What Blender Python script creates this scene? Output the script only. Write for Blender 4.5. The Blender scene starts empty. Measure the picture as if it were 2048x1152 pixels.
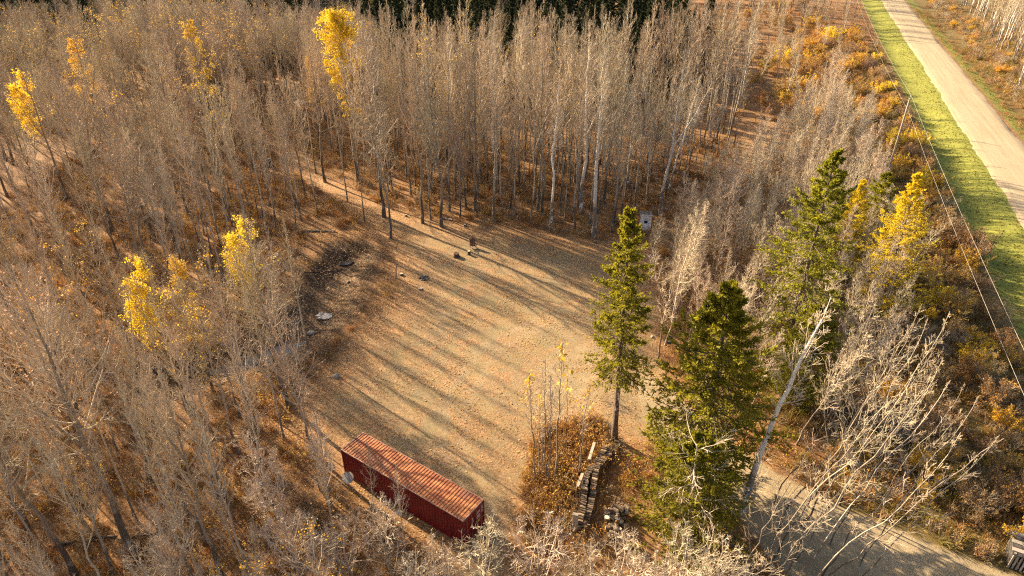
import bpy, bmesh, math, random
import numpy as np
from mathutils import Vector, Matrix, Euler

C = bpy.context.scene.collection
SC = bpy.context.scene
R = math.radians

# ------------------------------------------------------------------ camera, sky, sun, exposure
CAM_H, PITCH, FPX = 40.93, 31.06, 1365.0        # a drone about 41 m above the clearing
cam_d = bpy.data.cameras.new('camera')
cam_d.lens = 24.0
cam_d.sensor_width = 36.0
cam_d.clip_start = 0.5
cam_d.clip_end = 3000
cam = bpy.data.objects.new('camera', cam_d)
cam.location = (0, 0, CAM_H)
cam.rotation_euler = (R(90 - PITCH), 0, 0)
C.objects.link(cam)
SC.camera = cam

SUN_AZ, SUN_EL = 139.5, 22.5                     # the sun stands behind the trees, up left of the clearing
w = bpy.data.worlds.new('World')
SC.world = w
w.use_nodes = True
wn = w.node_tree.nodes
sky_t = wn.new('ShaderNodeTexSky')
sky_t.sky_type = 'NISHITA'
sky_t.sun_disc = False
sky_t.sun_elevation = R(SUN_EL)
sky_t.sun_rotation = R(90 - SUN_AZ)
sky_t.air_density = 0.8
sky_t.dust_density = 4.0
sky_t.ozone_density = 0.4
wn['Background'].inputs['Strength'].default_value = 0.07
w.node_tree.links.new(sky_t.outputs[0], wn['Background'].inputs['Color'])

sd = bpy.data.lights.new('sun', 'SUN')
sd.energy = 5.0
sd.angle = R(0.55)
sd.color = (1.0, 0.79, 0.52)
sun = bpy.data.objects.new('sun', sd)
sdir = Vector((-math.cos(R(SUN_AZ)) * math.cos(R(SUN_EL)), -math.sin(R(SUN_AZ)) * math.cos(R(SUN_EL)), -math.sin(R(SUN_EL))))
sun.rotation_euler = sdir.to_track_quat('-Z', 'Y').to_euler()
sun.location = (-60, 60, 60)
C.objects.link(sun)

SC.view_settings.view_transform = 'Standard'
SC.view_settings.look = 'None'
SC.view_settings.gamma = 1.0
SC.view_settings.exposure = 1.95
SC.cycles.max_bounces = 4
SC.cycles.diffuse_bounces = 3
SC.cycles.use_denoising = False
SC.cycles.filter_width = 1.2
SC.cycles.sample_clamp_indirect = 4.0

# ------------------------------------------------------------------ places
_c, _s = math.cos(R(PITCH)), math.sin(R(PITCH))


def at(px, py):
    """ground point seen at a pixel of the 2048 x 1152 photograph"""
    u, v = (px - 1024) / FPX, -(py - 576) / FPX
    d = (u, _c + v * _s, -_s + v * _c)
    t = -CAM_H / d[2]
    return np.array((d[0] * t, d[1] * t))


def atl(pts):
    return np.array([at(*p) for p in pts])


def top_height(x, y, prow):
    """height over ground point (x, y) that reaches picture row prow"""
    zs = np.linspace(0, 40, 801)
    dz = zs - CAM_H
    v = 576 - FPX * (y * _s + dz * _c) / (y * _c - dz * _s)
    return float(zs[np.argmin(abs(v - prow))])


def hashn(ix, iy, seed):
    v = np.sin(ix * 127.1 + iy * 311.7 + seed * 74.7) * 43758.5453
    return v - np.floor(v)


def vnoise(x, y, seed=0):
    x = np.asarray(x, float); y = np.asarray(y, float)
    ix, iy = np.floor(x), np.floor(y)
    fx, fy = x - ix, y - iy
    fx = fx * fx * (3 - 2 * fx); fy = fy * fy * (3 - 2 * fy)
    a = hashn(ix, iy, seed); b = hashn(ix + 1, iy, seed)
    c = hashn(ix, iy + 1, seed); d = hashn(ix + 1, iy + 1, seed)
    return (a * (1 - fx) + b * fx) * (1 - fy) + (c * (1 - fx) + d * fx) * fy


def fbm(x, y, seed=0, o=4):
    t, a, s = 0, 0.5, 1.0
    for i in range(o):
        t = t + a * vnoise(np.asarray(x) * s, np.asarray(y) * s, seed + i)
        a *= .5; s *= 2.03
    return t


def sstep(a, b, x):
    t = np.clip((x - a) / (b - a), 0, 1)
    return t * t * (3 - 2 * t)


def inside(poly, x, y):
    x = np.asarray(x, float); y = np.asarray(y, float)
    r = np.zeros(x.shape, bool)
    n = len(poly)
    for i in range(n):
        x0, y0 = poly[i]; x1, y1 = poly[(i + 1) % n]
        if y0 == y1:
            continue
        m = ((y0 > y) != (y1 > y)) & (x < (x1 - x0) * (y - y0) / (y1 - y0) + x0)
        r ^= m
    return r


def dist_line(pts, x, y, closed=False):
    x = np.asarray(x, float); y = np.asarray(y, float)
    d = np.full(x.shape, 1e9)
    n = len(pts)
    for i in range(n if closed else n - 1):
        a = pts[i]; b = pts[(i + 1) % n]
        ex, ey = b[0] - a[0], b[1] - a[1]
        L = ex * ex + ey * ey + 1e-9
        t = np.clip(((x - a[0]) * ex + (y - a[1]) * ey) / L, 0, 1)
        d = np.minimum(d, np.hypot(x - a[0] - t * ex, y - a[1] - t * ey))
    return d


def sdist(poly, x, y):
    d = dist_line(poly, x, y, True)
    return np.where(inside(poly, x, y), d, -d)


CLEAR = atl([(516, 252), (545, 250), (600, 300), (660, 352), (740, 400), (800, 425), (900, 447), (1000, 454), (1080, 466),
             (1190, 484), (1262, 480), (1300, 505), (1318, 600), (1312, 690), (1335, 760), (1370, 800), (1340, 860), (1290, 880),
             (1235, 885), (1200, 842), (1110, 852), (1062, 905), (1035, 1000), (1008, 1100), (1000, 1160), (930, 1160), (890, 1100),
             (700, 985), (655, 905), (600, 850), (596, 800), (660, 735), (700, 680), (740, 640), (790, 600), (800, 560),
             (785, 505), (755, 465), (690, 410), (630, 372), (580, 335), (530, 290)])
DRIVE = atl([(1265, 740), (1330, 770), (1400, 835), (1480, 900), (1560, 950), (1700, 1022), (1850, 1083), (2000, 1140), (2120, 1185),
             (2060, 1330), (1800, 1270), (1600, 1175), (1540, 1110), (1480, 1040), (1400, 965), (1340, 900), (1285, 840)])
TRAIL = atl([(1290, 485), (1340, 440), (1400, 388), (1470, 330), (1495, 250), (1550, 245), (1562, 290), (1520, 340), (1440, 395),
             (1380, 445), (1320, 495)])
HOLLOW = atl([(690, 515), (660, 565), (640, 620), (570, 680), (450, 720), (320, 765)])
WEEDS = atl([(1070, 860), (1150, 838), (1200, 838), (1222, 885), (1195, 960), (1140, 1040), (1110, 1110), (1040, 1075), (1045, 950)])
RD_O = np.array((69.3, 83.2)); RD_D = np.array((0.343, 0.939)); RD_N = np.array((0.939, -0.343))


def road_s(x, y):
    return (x - RD_O[0]) * RD_N[0] + (y - RD_O[1]) * RD_N[1]


def zt(x, y):
    x = np.asarray(x, float); y = np.asarray(y, float)
    z = 0.55 * (fbm(x / 22, y / 22, 3) - .47) + 0.10 * (fbm(x / 2.6, y / 2.6, 9) - .47)
    dc = sdist(CLEAR, x, y)
    z = z * (1 - .55 * sstep(0, 3, dc))
    dh = dist_line(HOLLOW, x, y)
    z = z - 1.15 * (1 - sstep(.6, 4.2, dh + 1.6 * (fbm(x / 2, y / 2, 21) - .47)))
    z = z + .45 * np.exp(-((dh - 5.2) / 1.3) ** 2) * (fbm(x / 1.7, y / 1.7, 33) - .15) * (y > 45)
    s = road_s(x, y)
    near = sstep(-14, -8.5, s) * (1 - sstep(17, 24, s))
    prof = .5 * sstep(-4.2, -.9, s) * (1 - sstep(9.0, 12, s)) - .35 * np.exp(-((s + 5.2) / 1.5) ** 2) - .3 * np.exp(-((s - 13) / 1.6) ** 2)
    z = z * (1 - near) + near * (prof + .25 * (z) * ((s < -.9) | (s > 9)))
    return z


def gp(px, py):
    p = at(px, py)
    return (float(p[0]), float(p[1]), float(zt(p[0], p[1])))


# ------------------------------------------------------------------ mesh helpers
def nrm(v):
    return v / (np.linalg.norm(v, axis=-1, keepdims=True) + 1e-9)


class Geo:
    """collects tubes, quads, boxes; builds one mesh"""

    def __init__(s):
        s.v, s.f3, s.f4, s.n = [], [], [], 0
        s.m3, s.m4 = [], []

    def tubes(s, P, rad, k=3, mi=0, cap=False):
        P = np.asarray(P, float)
        N, n = P.shape[:2]
        if N == 0:
            return
        T = np.empty_like(P)
        T[:, 1:-1] = P[:, 2:] - P[:, :-2]
        T[:, 0] = P[:, 1] - P[:, 0]
        T[:, -1] = P[:, -1] - P[:, -2]
        T = nrm(T)
        ref = np.where(abs(T[..., 2:3]) > .9, np.array((1., 0, 0)), np.array((0, 0, 1.)))
        ref = np.repeat(ref[:, :1], n, 1)
        U = nrm(np.cross(T, ref)); V = np.cross(T, U)
        a = np.arange(k) * 2 * math.pi / k
        ring = P[:, :, None] + np.asarray(rad)[:, :, None, None] * (np.cos(a)[:, None] * U[:, :, None] + np.sin(a)[:, None] * V[:, :, None])
        s.v.append(ring.reshape(-1, 3))
        b = s.n + (np.arange(N)[:, None, None] * n + np.arange(n - 1)[None, :, None]) * k
        j = np.arange(k)[None, None]; j2 = (j + 1) % k
        q = np.stack([b + j, b + j2, b + k + j2, b + k + j], -1).reshape(-1, 4)
        s.f4.append(q); s.m4.append(np.full(len(q), mi))
        if cap and k == 4 or cap and k == 3:
            pass
        s.n += N * n * k

    def quads(s, Q, mi=0):
        Q = np.asarray(Q, float)
        if len(Q) == 0:
            return
        s.v.append(Q.reshape(-1, 3))
        q = s.n + np.arange(len(Q) * 4).reshape(-1, 4)
        s.f4.append(q); s.m4.append(np.full(len(q), mi))
        s.n += len(Q) * 4

    def tris(s, Q, mi=0):
        Q = np.asarray(Q, float)
        s.v.append(Q.reshape(-1, 3))
        q = s.n + np.arange(len(Q) * 3).reshape(-1, 3)
        s.f3.append(q); s.m3.append(np.full(len(q), mi))
        s.n += len(Q) * 3

    def build(s, name, mats, smooth=False):
        me = bpy.data.meshes.new(name)
        v = np.concatenate(s.v).astype(np.float32)
        f4 = np.concatenate(s.f4) if s.f4 else np.zeros((0, 4), int)
        f3 = np.concatenate(s.f3) if s.f3 else np.zeros((0, 3), int)
        m = np.concatenate(s.m4 + s.m3) if (s.m4 or s.m3) else np.zeros(0)
        me.vertices.add(len(v)); me.vertices.foreach_set('co', v.ravel())
        me.loops.add(f4.size + f3.size)
        me.loops.foreach_set('vertex_index', np.concatenate([f4.ravel(), f3.ravel()]).astype(np.int32))
        me.polygons.add(len(f4) + len(f3))
        st = np.concatenate([np.arange(len(f4)) * 4, f4.size + np.arange(len(f3)) * 3]).astype(np.int32)
        me.polygons.foreach_set('loop_start', st)
        me.polygons.foreach_set('material_index', m.astype(np.int32))
        me.polygons.foreach_set('use_smooth', np.full(len(st), smooth))
        for x in (mats if isinstance(mats, (list, tuple)) else [mats]):
            me.materials.append(x)
        me.update(calc_edges=True)
        return me


def bm_mesh(bm, name, mat, smooth=False):
    me = bpy.data.meshes.new(name)
    bm.normal_update()
    bm.to_mesh(me); bm.free()
    for m in (mat if isinstance(mat, (list, tuple)) else [mat]):
        me.materials.append(m)
    if smooth:
        me.polygons.foreach_set('use_smooth', [True] * len(me.polygons))
    return me


def link(name, me, parent=None, loc=(0, 0, 0), rot=(0, 0, 0), scale=None):
    o = bpy.data.objects.new(name, me)
    C.objects.link(o)
    o.location = loc; o.rotation_euler = rot
    if scale is not None:
        o.scale = scale if hasattr(scale, '__len__') else (scale,) * 3
    if parent:
        o.parent = parent
    return o


def tag(o, label=None, cat=None, group=None, kind=None):
    if label: o['label'] = label
    if cat: o['category'] = cat
    if group: o['group'] = group
    if kind: o['kind'] = kind
    return o


def thing(name, label, cat, loc, rot=(0, 0, 0), group=None, scale=None):
    o = link(name, None, None, loc, rot, scale)
    o.empty_display_size = .3
    return tag(o, label, cat, group)


def add_box(bm, x0, x1, y0, y1, z0, z1, bev=0.0):
    r = bmesh.ops.create_cube(bm, size=1.0)
    vs = r['verts']
    bmesh.ops.scale(bm, vec=(x1 - x0, y1 - y0, z1 - z0), verts=vs)
    bmesh.ops.translate(bm, vec=((x0 + x1) / 2, (y0 + y1) / 2, (z0 + z1) / 2), verts=vs)
    if bev:
        es = list({e for v in vs for e in v.link_edges})
        bmesh.ops.bevel(bm, geom=es, offset=bev, segments=1, affect='EDGES', profile=.5)


def box(name, mat, parent, x0, x1, y0, y1, z0, z1, bev=0.0, rot=None, loc=None):
    bm = bmesh.new()
    add_box(bm, x0, x1, y0, y1, z0, z1, bev)
    return link(name, bm_mesh(bm, name, mat), parent, loc or (0, 0, 0), rot or (0, 0, 0))


def add_cyl(bm, p0, p1, r0, r1=None, seg=10, mi_end=0):
    p0, p1 = Vector(p0), Vector(p1)
    d = p1 - p0
    r = bmesh.ops.create_cone(bm, cap_ends=True, segments=seg, radius1=r0, radius2=r0 if r1 is None else r1, depth=d.length)
    q = d.to_track_quat('Z', 'Y').to_matrix().to_4x4()
    q.translation = (p0 + p1) / 2
    bmesh.ops.transform(bm, matrix=q, verts=r['verts'])
    if mi_end:
        for f in {f for v in r['verts'] for f in v.link_faces}:
            if len(f.verts) == seg and seg != 4:
                f.material_index = mi_end


def cyl(name, mat, parent, p0, p1, r0, r1=None, seg=10, smooth=True):
    bm = bmesh.new(); add_cyl(bm, p0, p1, r0, r1, seg)
    return link(name, bm_mesh(bm, name, mat), parent)


# ------------------------------------------------------------------ materials
class N:
    def __init__(s, name):
        s.m = bpy.data.materials.new(name); s.m.use_nodes = True
        s.t = s.m.node_tree; s.b = s.t.nodes['Principled BSDF']
        s.out = s.t.nodes['Material Output']
        s.b.inputs['Specular IOR Level'].default_value = .25

    def add(s, t, **k):
        n = s.t.nodes.new(t)
        for a, b in k.items():
            setattr(n, a, b)
        return n

    def l(s, a, b):
        s.t.links.new(a, b)

    def pos(s, obj=False):
        if obj:
            return s.add('ShaderNodeTexCoord').outputs['Object']
        return s.add('ShaderNodeNewGeometry').outputs['Position']

    def noise(s, co, scale, detail=4, rough=.6, stretch=None, dist=0.0):
        if stretch is not None:
            mp = s.add('ShaderNodeMapping'); mp.inputs['Scale'].default_value = stretch
            s.l(co, mp.inputs[0]); co = mp.outputs[0]
        n = s.add('ShaderNodeTexNoise')
        n.inputs['Scale'].default_value = scale; n.inputs['Detail'].default_value = detail
        n.inputs['Roughness'].default_value = rough; n.inputs['Distortion'].default_value = dist
        s.l(co, n.inputs['Vector'])
        return n.outputs['Fac']

    def ramp(s, fac, stops, interp='LINEAR'):
        r = s.add('ShaderNodeValToRGB'); r.color_ramp.interpolation = interp
        e = r.color_ramp.elements
        while len(e) < len(stops):
            e.new(.5)
        for i, (p, c) in enumerate(stops):
            e[i].position = p; e[i].color = (*c, 1) if len(c) == 3 else c
        s.l(fac, r.inputs[0])
        return r.outputs[0]

    def mix(s, fac, a, b, blend='MIX'):
        m = s.add('ShaderNodeMix', data_type='RGBA', blend_type=blend)
        for v, i in ((fac, 0), (a, 6), (b, 7)):
            if hasattr(v, 'links'):
                s.l(v, m.inputs[i])
            else:
                m.inputs[i].default_value = v if i == 0 else (*v, 1)
        return m.outputs[2]

    def math(s, op, a, b=None, clamp=False):
        m = s.add('ShaderNodeMath', operation=op, use_clamp=clamp)
        for v, i in ((a, 0), (b, 1)):
            if v is None: continue
            if hasattr(v, 'links'): s.l(v, m.inputs[i])
            else: m.inputs[i].default_value = v
        return m.outputs[0]

    def rnd(s):
        return s.add('ShaderNodeObjectInfo').outputs['Random']

    def vary(s, col, amt=.25, hue=.02):
        h = s.add('ShaderNodeHueSaturation')
        r = s.rnd()
        s.l(s.math('MULTIPLY_ADD', r, 2 * amt), h.inputs['Value'])
        h.inputs['Value'].links[0].from_node.inputs[2].default_value = 1 - amt
        if hue:
            r2 = s.math('FRACT', s.math('MULTIPLY', r, 7.31))
            s.l(s.math('MULTIPLY_ADD', r2, 2 * hue), h.inputs['Hue'])
            h.inputs['Hue'].links[0].from_node.inputs[2].default_value = .5 - hue
        s.l(col, h.inputs['Color'])
        return h.outputs[0]

    def bump(s, h, strength=.5, dist=.05):
        b = s.add('ShaderNodeBump'); b.inputs['Strength'].default_value = strength; b.inputs['Distance'].default_value = dist
        s.l(h, b.inputs['Height']); s.l(b.outputs[0], s.b.inputs['Normal'])

    def done(s, col, rough=.85, trans=0.0):
        s.b.inputs['Roughness'].default_value = rough
        if hasattr(col, 'links'): s.l(col, s.b.inputs['Base Color'])
        else: s.b.inputs['Base Color'].default_value = (*col, 1)
        if trans:
            tr = s.add('ShaderNodeBsdfTranslucent'); mx = s.add('ShaderNodeMixShader')
            mx.inputs[0].default_value = trans
            if hasattr(col, 'links'): s.l(col, tr.inputs[0])
            else: tr.inputs[0].default_value = (*col, 1)
            s.l(s.b.outputs[0], mx.inputs[1]); s.l(tr.outputs[0], mx.inputs[2]); s.l(mx.outputs[0], s.out.inputs[0])
        return s.m


def m_bark(name, lo, hi, dark, bands=False, amt=.18):
    n = N(name); co = n.pos(True)
    f = n.noise(co, 3, 5, .65, (3, 3, .6))
    col = n.ramp(f, [(.3, lo), (.65, hi)])
    if bands:
        b = n.noise(co, 4, 3, .6, (1.2, 1.2, 4.5))
        col = n.mix(n.ramp(b, [(.60, (0, 0, 0)), (.66, (1, 1, 1))]), col, dark)
    sx = n.add('ShaderNodeSeparateXYZ'); n.l(co, sx.inputs[0])
    low = n.math('MULTIPLY', n.math('SUBTRACT', 4.5, sx.outputs[2], True), n.math('GREATER_THAN', n.noise(co, 2.2, 4, .6, (1, 1, .5)), .42))
    low = n.math('MULTIPLY', low, .75)                    # furrowed old bark near the butt
    col = n.mix(low, col, dark)
    n.bump(f, .5, .03)
    return n.done(n.vary(col, amt, .01), .85)


def m_plain(name, stops, scale=8, rough=.85, amt=.2, hue=.015, trans=0.0, world=False, stretch=None, bump=0):
    n = N(name); co = n.pos(not world)
    f = n.noise(co, scale, 4, .6, stretch)
    col = n.ramp(f, stops)
    if amt: col = n.vary(col, amt, hue)
    if bump: n.bump(f, .6, bump)
    return n.done(col, rough, trans)


M = {}
M['aspen'] = m_bark('aspen_bark', (.20, .165, .12), (.46, .40, .31), (.07, .052, .038), amt=.25)
M['poplar'] = m_bark('poplar_bark', (.13, .105, .078), (.32, .265, .195), (.05, .037, .027))
M['birch'] = m_bark('birch_bark', (.55, .50, .42), (.74, .69, .60), (.05, .04, .033), True)
M['pale'] = m_bark('sapling_bark', (.34, .28, .21), (.54, .46, .36), (.16, .12, .09))
M['twig'] = m_plain('twig_bark', [(.3, (.32, .25, .17)), (.7, (.52, .425, .295))], 1.2, amt=.18)
M['twig_brown'] = m_plain('brown_twig_bark', [(.3, (.31, .245, .17)), (.7, (.50, .41, .29))], 1.2, amt=.2)
M['twig_pale'] = m_plain('pale_twig_bark', [(.3, (.40, .32, .225)), (.7, (.60, .495, .35))], 1.2, amt=.18)
M['twig_dark'] = m_plain('dark_twig_bark', [(.3, (.10, .065, .045)), (.7, (.23, .15, .10))], 1.2, amt=.2)
M['yellow'] = m_plain('yellow_leaf', [(.3, (.70, .47, .012)), (.7, (.86, .64, .03))], 2.5, .6, .1, .008, .4)
M['gold'] = m_plain('gold_leaf', [(.3, (.56, .31, .014)), (.7, (.76, .48, .035))], 2.5, .6, .15, .012, .4)
M['orange'] = m_plain('orange_leaf', [(.3, (.40, .20, .030)), (.7, (.58, .34, .07))], 2.5, .7, .2, .015, .35)
M['brownleaf'] = m_plain('brown_leaf', [(.3, (.22, .12, .040)), (.7, (.40, .235, .085))], 2.5, .75, .22, .015, .3)
M['litter'] = m_plain('dry_leaf', [(.3, (.36, .20, .09)), (.7, (.54, .34, .17))], 2, .8, .25, .015, .15)
M['dry_pale'] = m_plain('pale_dry_grass', [(.3, (.38, .29, .155)), (.7, (.52, .42, .24))], 2, .8, .15, .01, .3)
M['needle'] = m_plain('spruce_needles', [(.3, (.15, .145, .014)), (.55, (.27, .25, .016)), (.8, (.42, .355, .024))], 1.1, .65, .1, .006, .52)
M['needle_dark'] = m_plain('dark_spruce_needles', [(.3, (.030, .038, .014)), (.7, (.065, .072, .022))], 1.1, .7, .15, .006, .15)
M['larch'] = m_plain('larch_needles', [(.3, (.58, .43, .012)), (.7, (.78, .63, .03))], 1.3, .65, .1, .008, .4)
M['sprucebark'] = m_plain('spruce_bark', [(.3, (.09, .068, .05)), (.7, (.19, .15, .115))], 6, bump=.02)
M['straw'] = m_plain('dead_grass', [(.3, (.24, .135, .05)), (.7, (.42, .26, .10))], 2, .8, .22, .02, .3)
M['fern'] = m_plain('dead_bracken', [(.3, (.25, .12, .030)), (.7, (.44, .23, .065))], 2, .8, .25, .018, .3)
M['green'] = m_plain('green_grass', [(.3, (.17, .19, .028)), (.7, (.32, .315, .055))], 2, .7, .2, .02, .35)
M['olive'] = m_plain('olive_grass', [(.3, (.15, .115, .022)), (.7, (.34, .245, .055))], 2, .8, .25, .02, .3)


# ground: one material, blended by stored ground-cover areas
def ground_material():
    n = N('ground_cover')
    p = n.pos()
    A = n.add('ShaderNodeAttribute', attribute_name='cover_a'); B = n.add('ShaderNodeAttribute', attribute_name='cover_b')
    sa = n.add('ShaderNodeSeparateColor'); n.l(A.outputs['Color'], sa.inputs[0])
    sb = n.add('ShaderNodeSeparateColor'); n.l(B.outputs['Color'], sb.inputs[0])
    big = n.noise(p, .13, 5, .6); mid = n.noise(p, .9, 5, .65, dist=.6); fine = n.noise(p, 7.5, 5, .75); vf = n.noise(p, 26, 3, .8)
    leaf = n.add('ShaderNodeTexVoronoi', feature='F1'); leaf.inputs['Scale'].default_value = 9.0; n.l(p, leaf.inputs['Vector'])
    lr = n.add('ShaderNodeSeparateColor'); n.l(leaf.outputs['Color'], lr.inputs[0])
    leafcol = n.ramp(lr.outputs[0], [(0, (.10, .042, .018)), (.3, (.24, .105, .035)), (.55, (.35, .17, .06)), (.8, (.43, .25, .11)), (1, (.52, .36, .20))])
    # forest floor
    fl = n.ramp(fine, [(.25, (.055, .030, .014)), (.5, (.16, .082, .03)), (.75, (.30, .17, .06))])
    fl = n.mix(n.ramp(mid, [(.35, (.15,) * 3), (.7, (.75,) * 3)]), fl, leafcol)
    # dry clearing grass
    g = n.ramp(n.math('ADD', n.math('MULTIPLY', fine, .6), n.math('MULTIPLY', vf, .4)), [(.3, (.10, .078, .043)), (.48, (.20, .158, .09)), (.7, (.325, .265, .162))])
    g = n.mix(n.ramp(n.noise(p, .35, 5, .65), [(.42, (0, 0, 0)), (.62, (.55,) * 3)]), g, n.ramp(vf, [(.3, (.17, .13, .055)), (.7, (.36, .285, .125))]))
    lm = n.math('MULTIPLY', n.ramp(n.noise(p, .30, 7, .74, dist=.8), [(.40, (.08,) * 3), (.62, (1, 1, 1))]), n.ramp(lr.outputs[1], [(.15, (0,) * 3), (.35, (1,) * 3)]))
    g = n.mix(n.math('MULTIPLY', lm, .85), g, n.mix(.25, leafcol, (.34, .165, .085)))
    worn = n.noise(p, .16, 4, .6, dist=1.2)
    g = n.mix(n.ramp(worn, [(.50, (0,) * 3), (.68, (.5,) * 3)]), g, n.ramp(vf, [(.3, (.16, .115, .065)), (.7, (.34, .265, .165))]))
    # gravel drive
    gr = n.ramp(n.math('ADD', n.math('MULTIPLY', vf, .55), n.math('MULTIPLY', mid, .45)), [(.3, (.18, .13, .07)), (.55, (.325, .25, .145)), (.75, (.46, .375, .245))])
    # verge
    ve = n.ramp(n.math('ADD', n.math('MULTIPLY', fine, .5), n.math('MULTIPLY', mid, .5)), [(.3, (.115, .125, .020)), (.5, (.19, .195, .032)), (.7, (.29, .27, .06))])
    # wet dug soil
    we = n.ramp(fine, [(.3, (.022, .016, .011)), (.55, (.06, .042, .026)), (.75, (.15, .10, .055))])
    we = n.mix(n.ramp(lr.outputs[1], [(.55, (0,) * 3), (.75, (.6,) * 3)]), we, leafcol)
    # roadside brush floor
    br = n.ramp(fine, [(.3, (.05, .036, .013)), (.55, (.15, .105, .032)), (.75, (.29, .20, .07))])

    g = n.mix(n.math('MULTIPLY', n.math('MULTIPLY', A.outputs['Alpha'], n.ramp(mid, [(.25, (.35,) * 3), (.6, (1,) * 3)])), .85), g, n.mix(.25, leafcol, (.20, .095, .035)))

    def edge(m, wob):
        m = n.math('ADD', m, n.math('MULTIPLY', n.math('SUBTRACT', wob, .5), .55))
        return n.ramp(m, [(.36, (0,) * 3), (.64, (1,) * 3)])
    c = n.mix(edge(sb.outputs[2], mid), fl, br)
    c = n.mix(edge(sa.outputs[0], mid), c, g)
    c = n.mix(edge(sa.outputs[1], mid), c, gr)
    c = n.mix(edge(sb.outputs[0], mid), c, we)
    c = n.mix(edge(sa.outputs[2], mid), c, ve)
    c = n.mix(n.math('MULTIPLY', B.outputs['Alpha'], .6), c, n.ramp(vf, [(.3, (.21, .16, .095)), (.7, (.44, .36, .245))]))
    tr = n.math('MULTIPLY', edge(sb.outputs[1], mid), .8)
    c = n.mix(tr, c, n.mix(.35, leafcol, (.30, .20, .10)))
    hs = n.add('ShaderNodeHueSaturation'); hs.inputs['Saturation'].default_value = 1.0
    n.l(n.math('MULTIPLY_ADD', big, .7), hs.inputs['Value']); hs.inputs['Value'].links[0].from_node.inputs[2].default_value = .65
    n.l(c, hs.inputs['Color'])
    n.bump(n.math('ADD', n.math('MULTIPLY', fine, .7), n.math('MULTIPLY', vf, .5)), .75, .09)
    return n.done(hs.outputs[0], .95)


M['ground'] = ground_material()

# ------------------------------------------------------------------ the ground sheet
def ground():
    xs = np.concatenate([np.linspace(-700, -130, 24), np.arange(-120, -66, 3), np.arange(-66, 86, .62), np.arange(86, 170, 2.2), np.linspace(175, 800, 22)])
    ys = np.concatenate([np.linspace(-250, 4, 14), np.arange(8, 142, .62), np.arange(142, 300, 2.4), np.linspace(306, 1100, 24)])
    X, Y = np.meshgrid(xs, ys)
    Z = zt(X, Y)
    v = np.stack([X, Y, Z], -1).reshape(-1, 3)
    nx, ny = len(xs), len(ys)
    i = (np.arange(ny - 1)[:, None] * nx + np.arange(nx - 1)[None]).ravel()
    g = Geo(); g.v = [v]; g.f4 = [np.stack([i, i + 1, i + nx + 1, i + nx], -1)]; g.m4 = [np.zeros(len(i))]; g.n = len(v)
    me = g.build('ground', M['ground'], True)
    x, y = v[:, 0], v[:, 1]
    s = road_s(x, y)
    soft = lambda d, wd: np.clip(.5 + d / (2 * wd), 0, 1)
    clear = soft(sdist(CLEAR, x, y), 1.0)
    grav = soft(sdist(DRIVE, x, y), .8)
    verge = np.maximum(soft(np.minimum(s + 7.0, 1.0 - s), .8), .75 * soft(np.minimum(s - 8.5, 12.5 - s), 1.0))
    trail = soft(sdist(TRAIL, x, y), 1.0)
    dh = dist_line(HOLLOW, x, y)
    wet = np.maximum(soft(3.4 - dh, 1.1), .62 * soft(5.6 - dh, 1.4) * (x > -24))
    brush = np.maximum(soft(np.minimum(s + 26, -7.0 - s), 2.0) * (y < 140), soft(np.minimum(s - 12, 60 - s), 2.0))
    dcl = sdist(CLEAR, x, y)
    edge_litter = (1 - sstep(0, 7.5, dcl)) * np.where((x < -4) | (y > 66), 1, .35)
    TR = atl([(2100, 1215), (1850, 1115), (1700, 1062), (1560, 1002), (1440, 915), (1340, 830), (1265, 735), (1190, 655), (1090, 640), (985, 690), (915, 790), (905, 900), (960, 985), (985, 1160)])
    dtr = dist_line(TR, x, y) + .5 * (fbm(x / 3, y / 3, 44) - .47)
    tracks = np.exp(-((dtr - .85) / .33) ** 2) * (.55 + .45 * (x > 12))
    grav = np.maximum(grav, .52 * soft(sdist(atl([(1130, 630), (1270, 730), (1290, 840), (1180, 840), (1075, 850), (1030, 1000), (1000, 1120), (960, 1000), (1020, 860), (1060, 720)]), x, y), 2.5))
    a = np.stack([clear, grav, verge, edge_litter], -1); b = np.stack([wet, trail, brush, tracks], -1)
    for nme, arr in (('cover_a', a), ('cover_b', b)):
        at_ = me.attributes.new(nme, 'FLOAT_COLOR', 'POINT')
        at_.data.foreach_set('color', arr.astype(np.float32).ravel())
    tag(link('ground', me), kind='structure')


ground()


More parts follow.
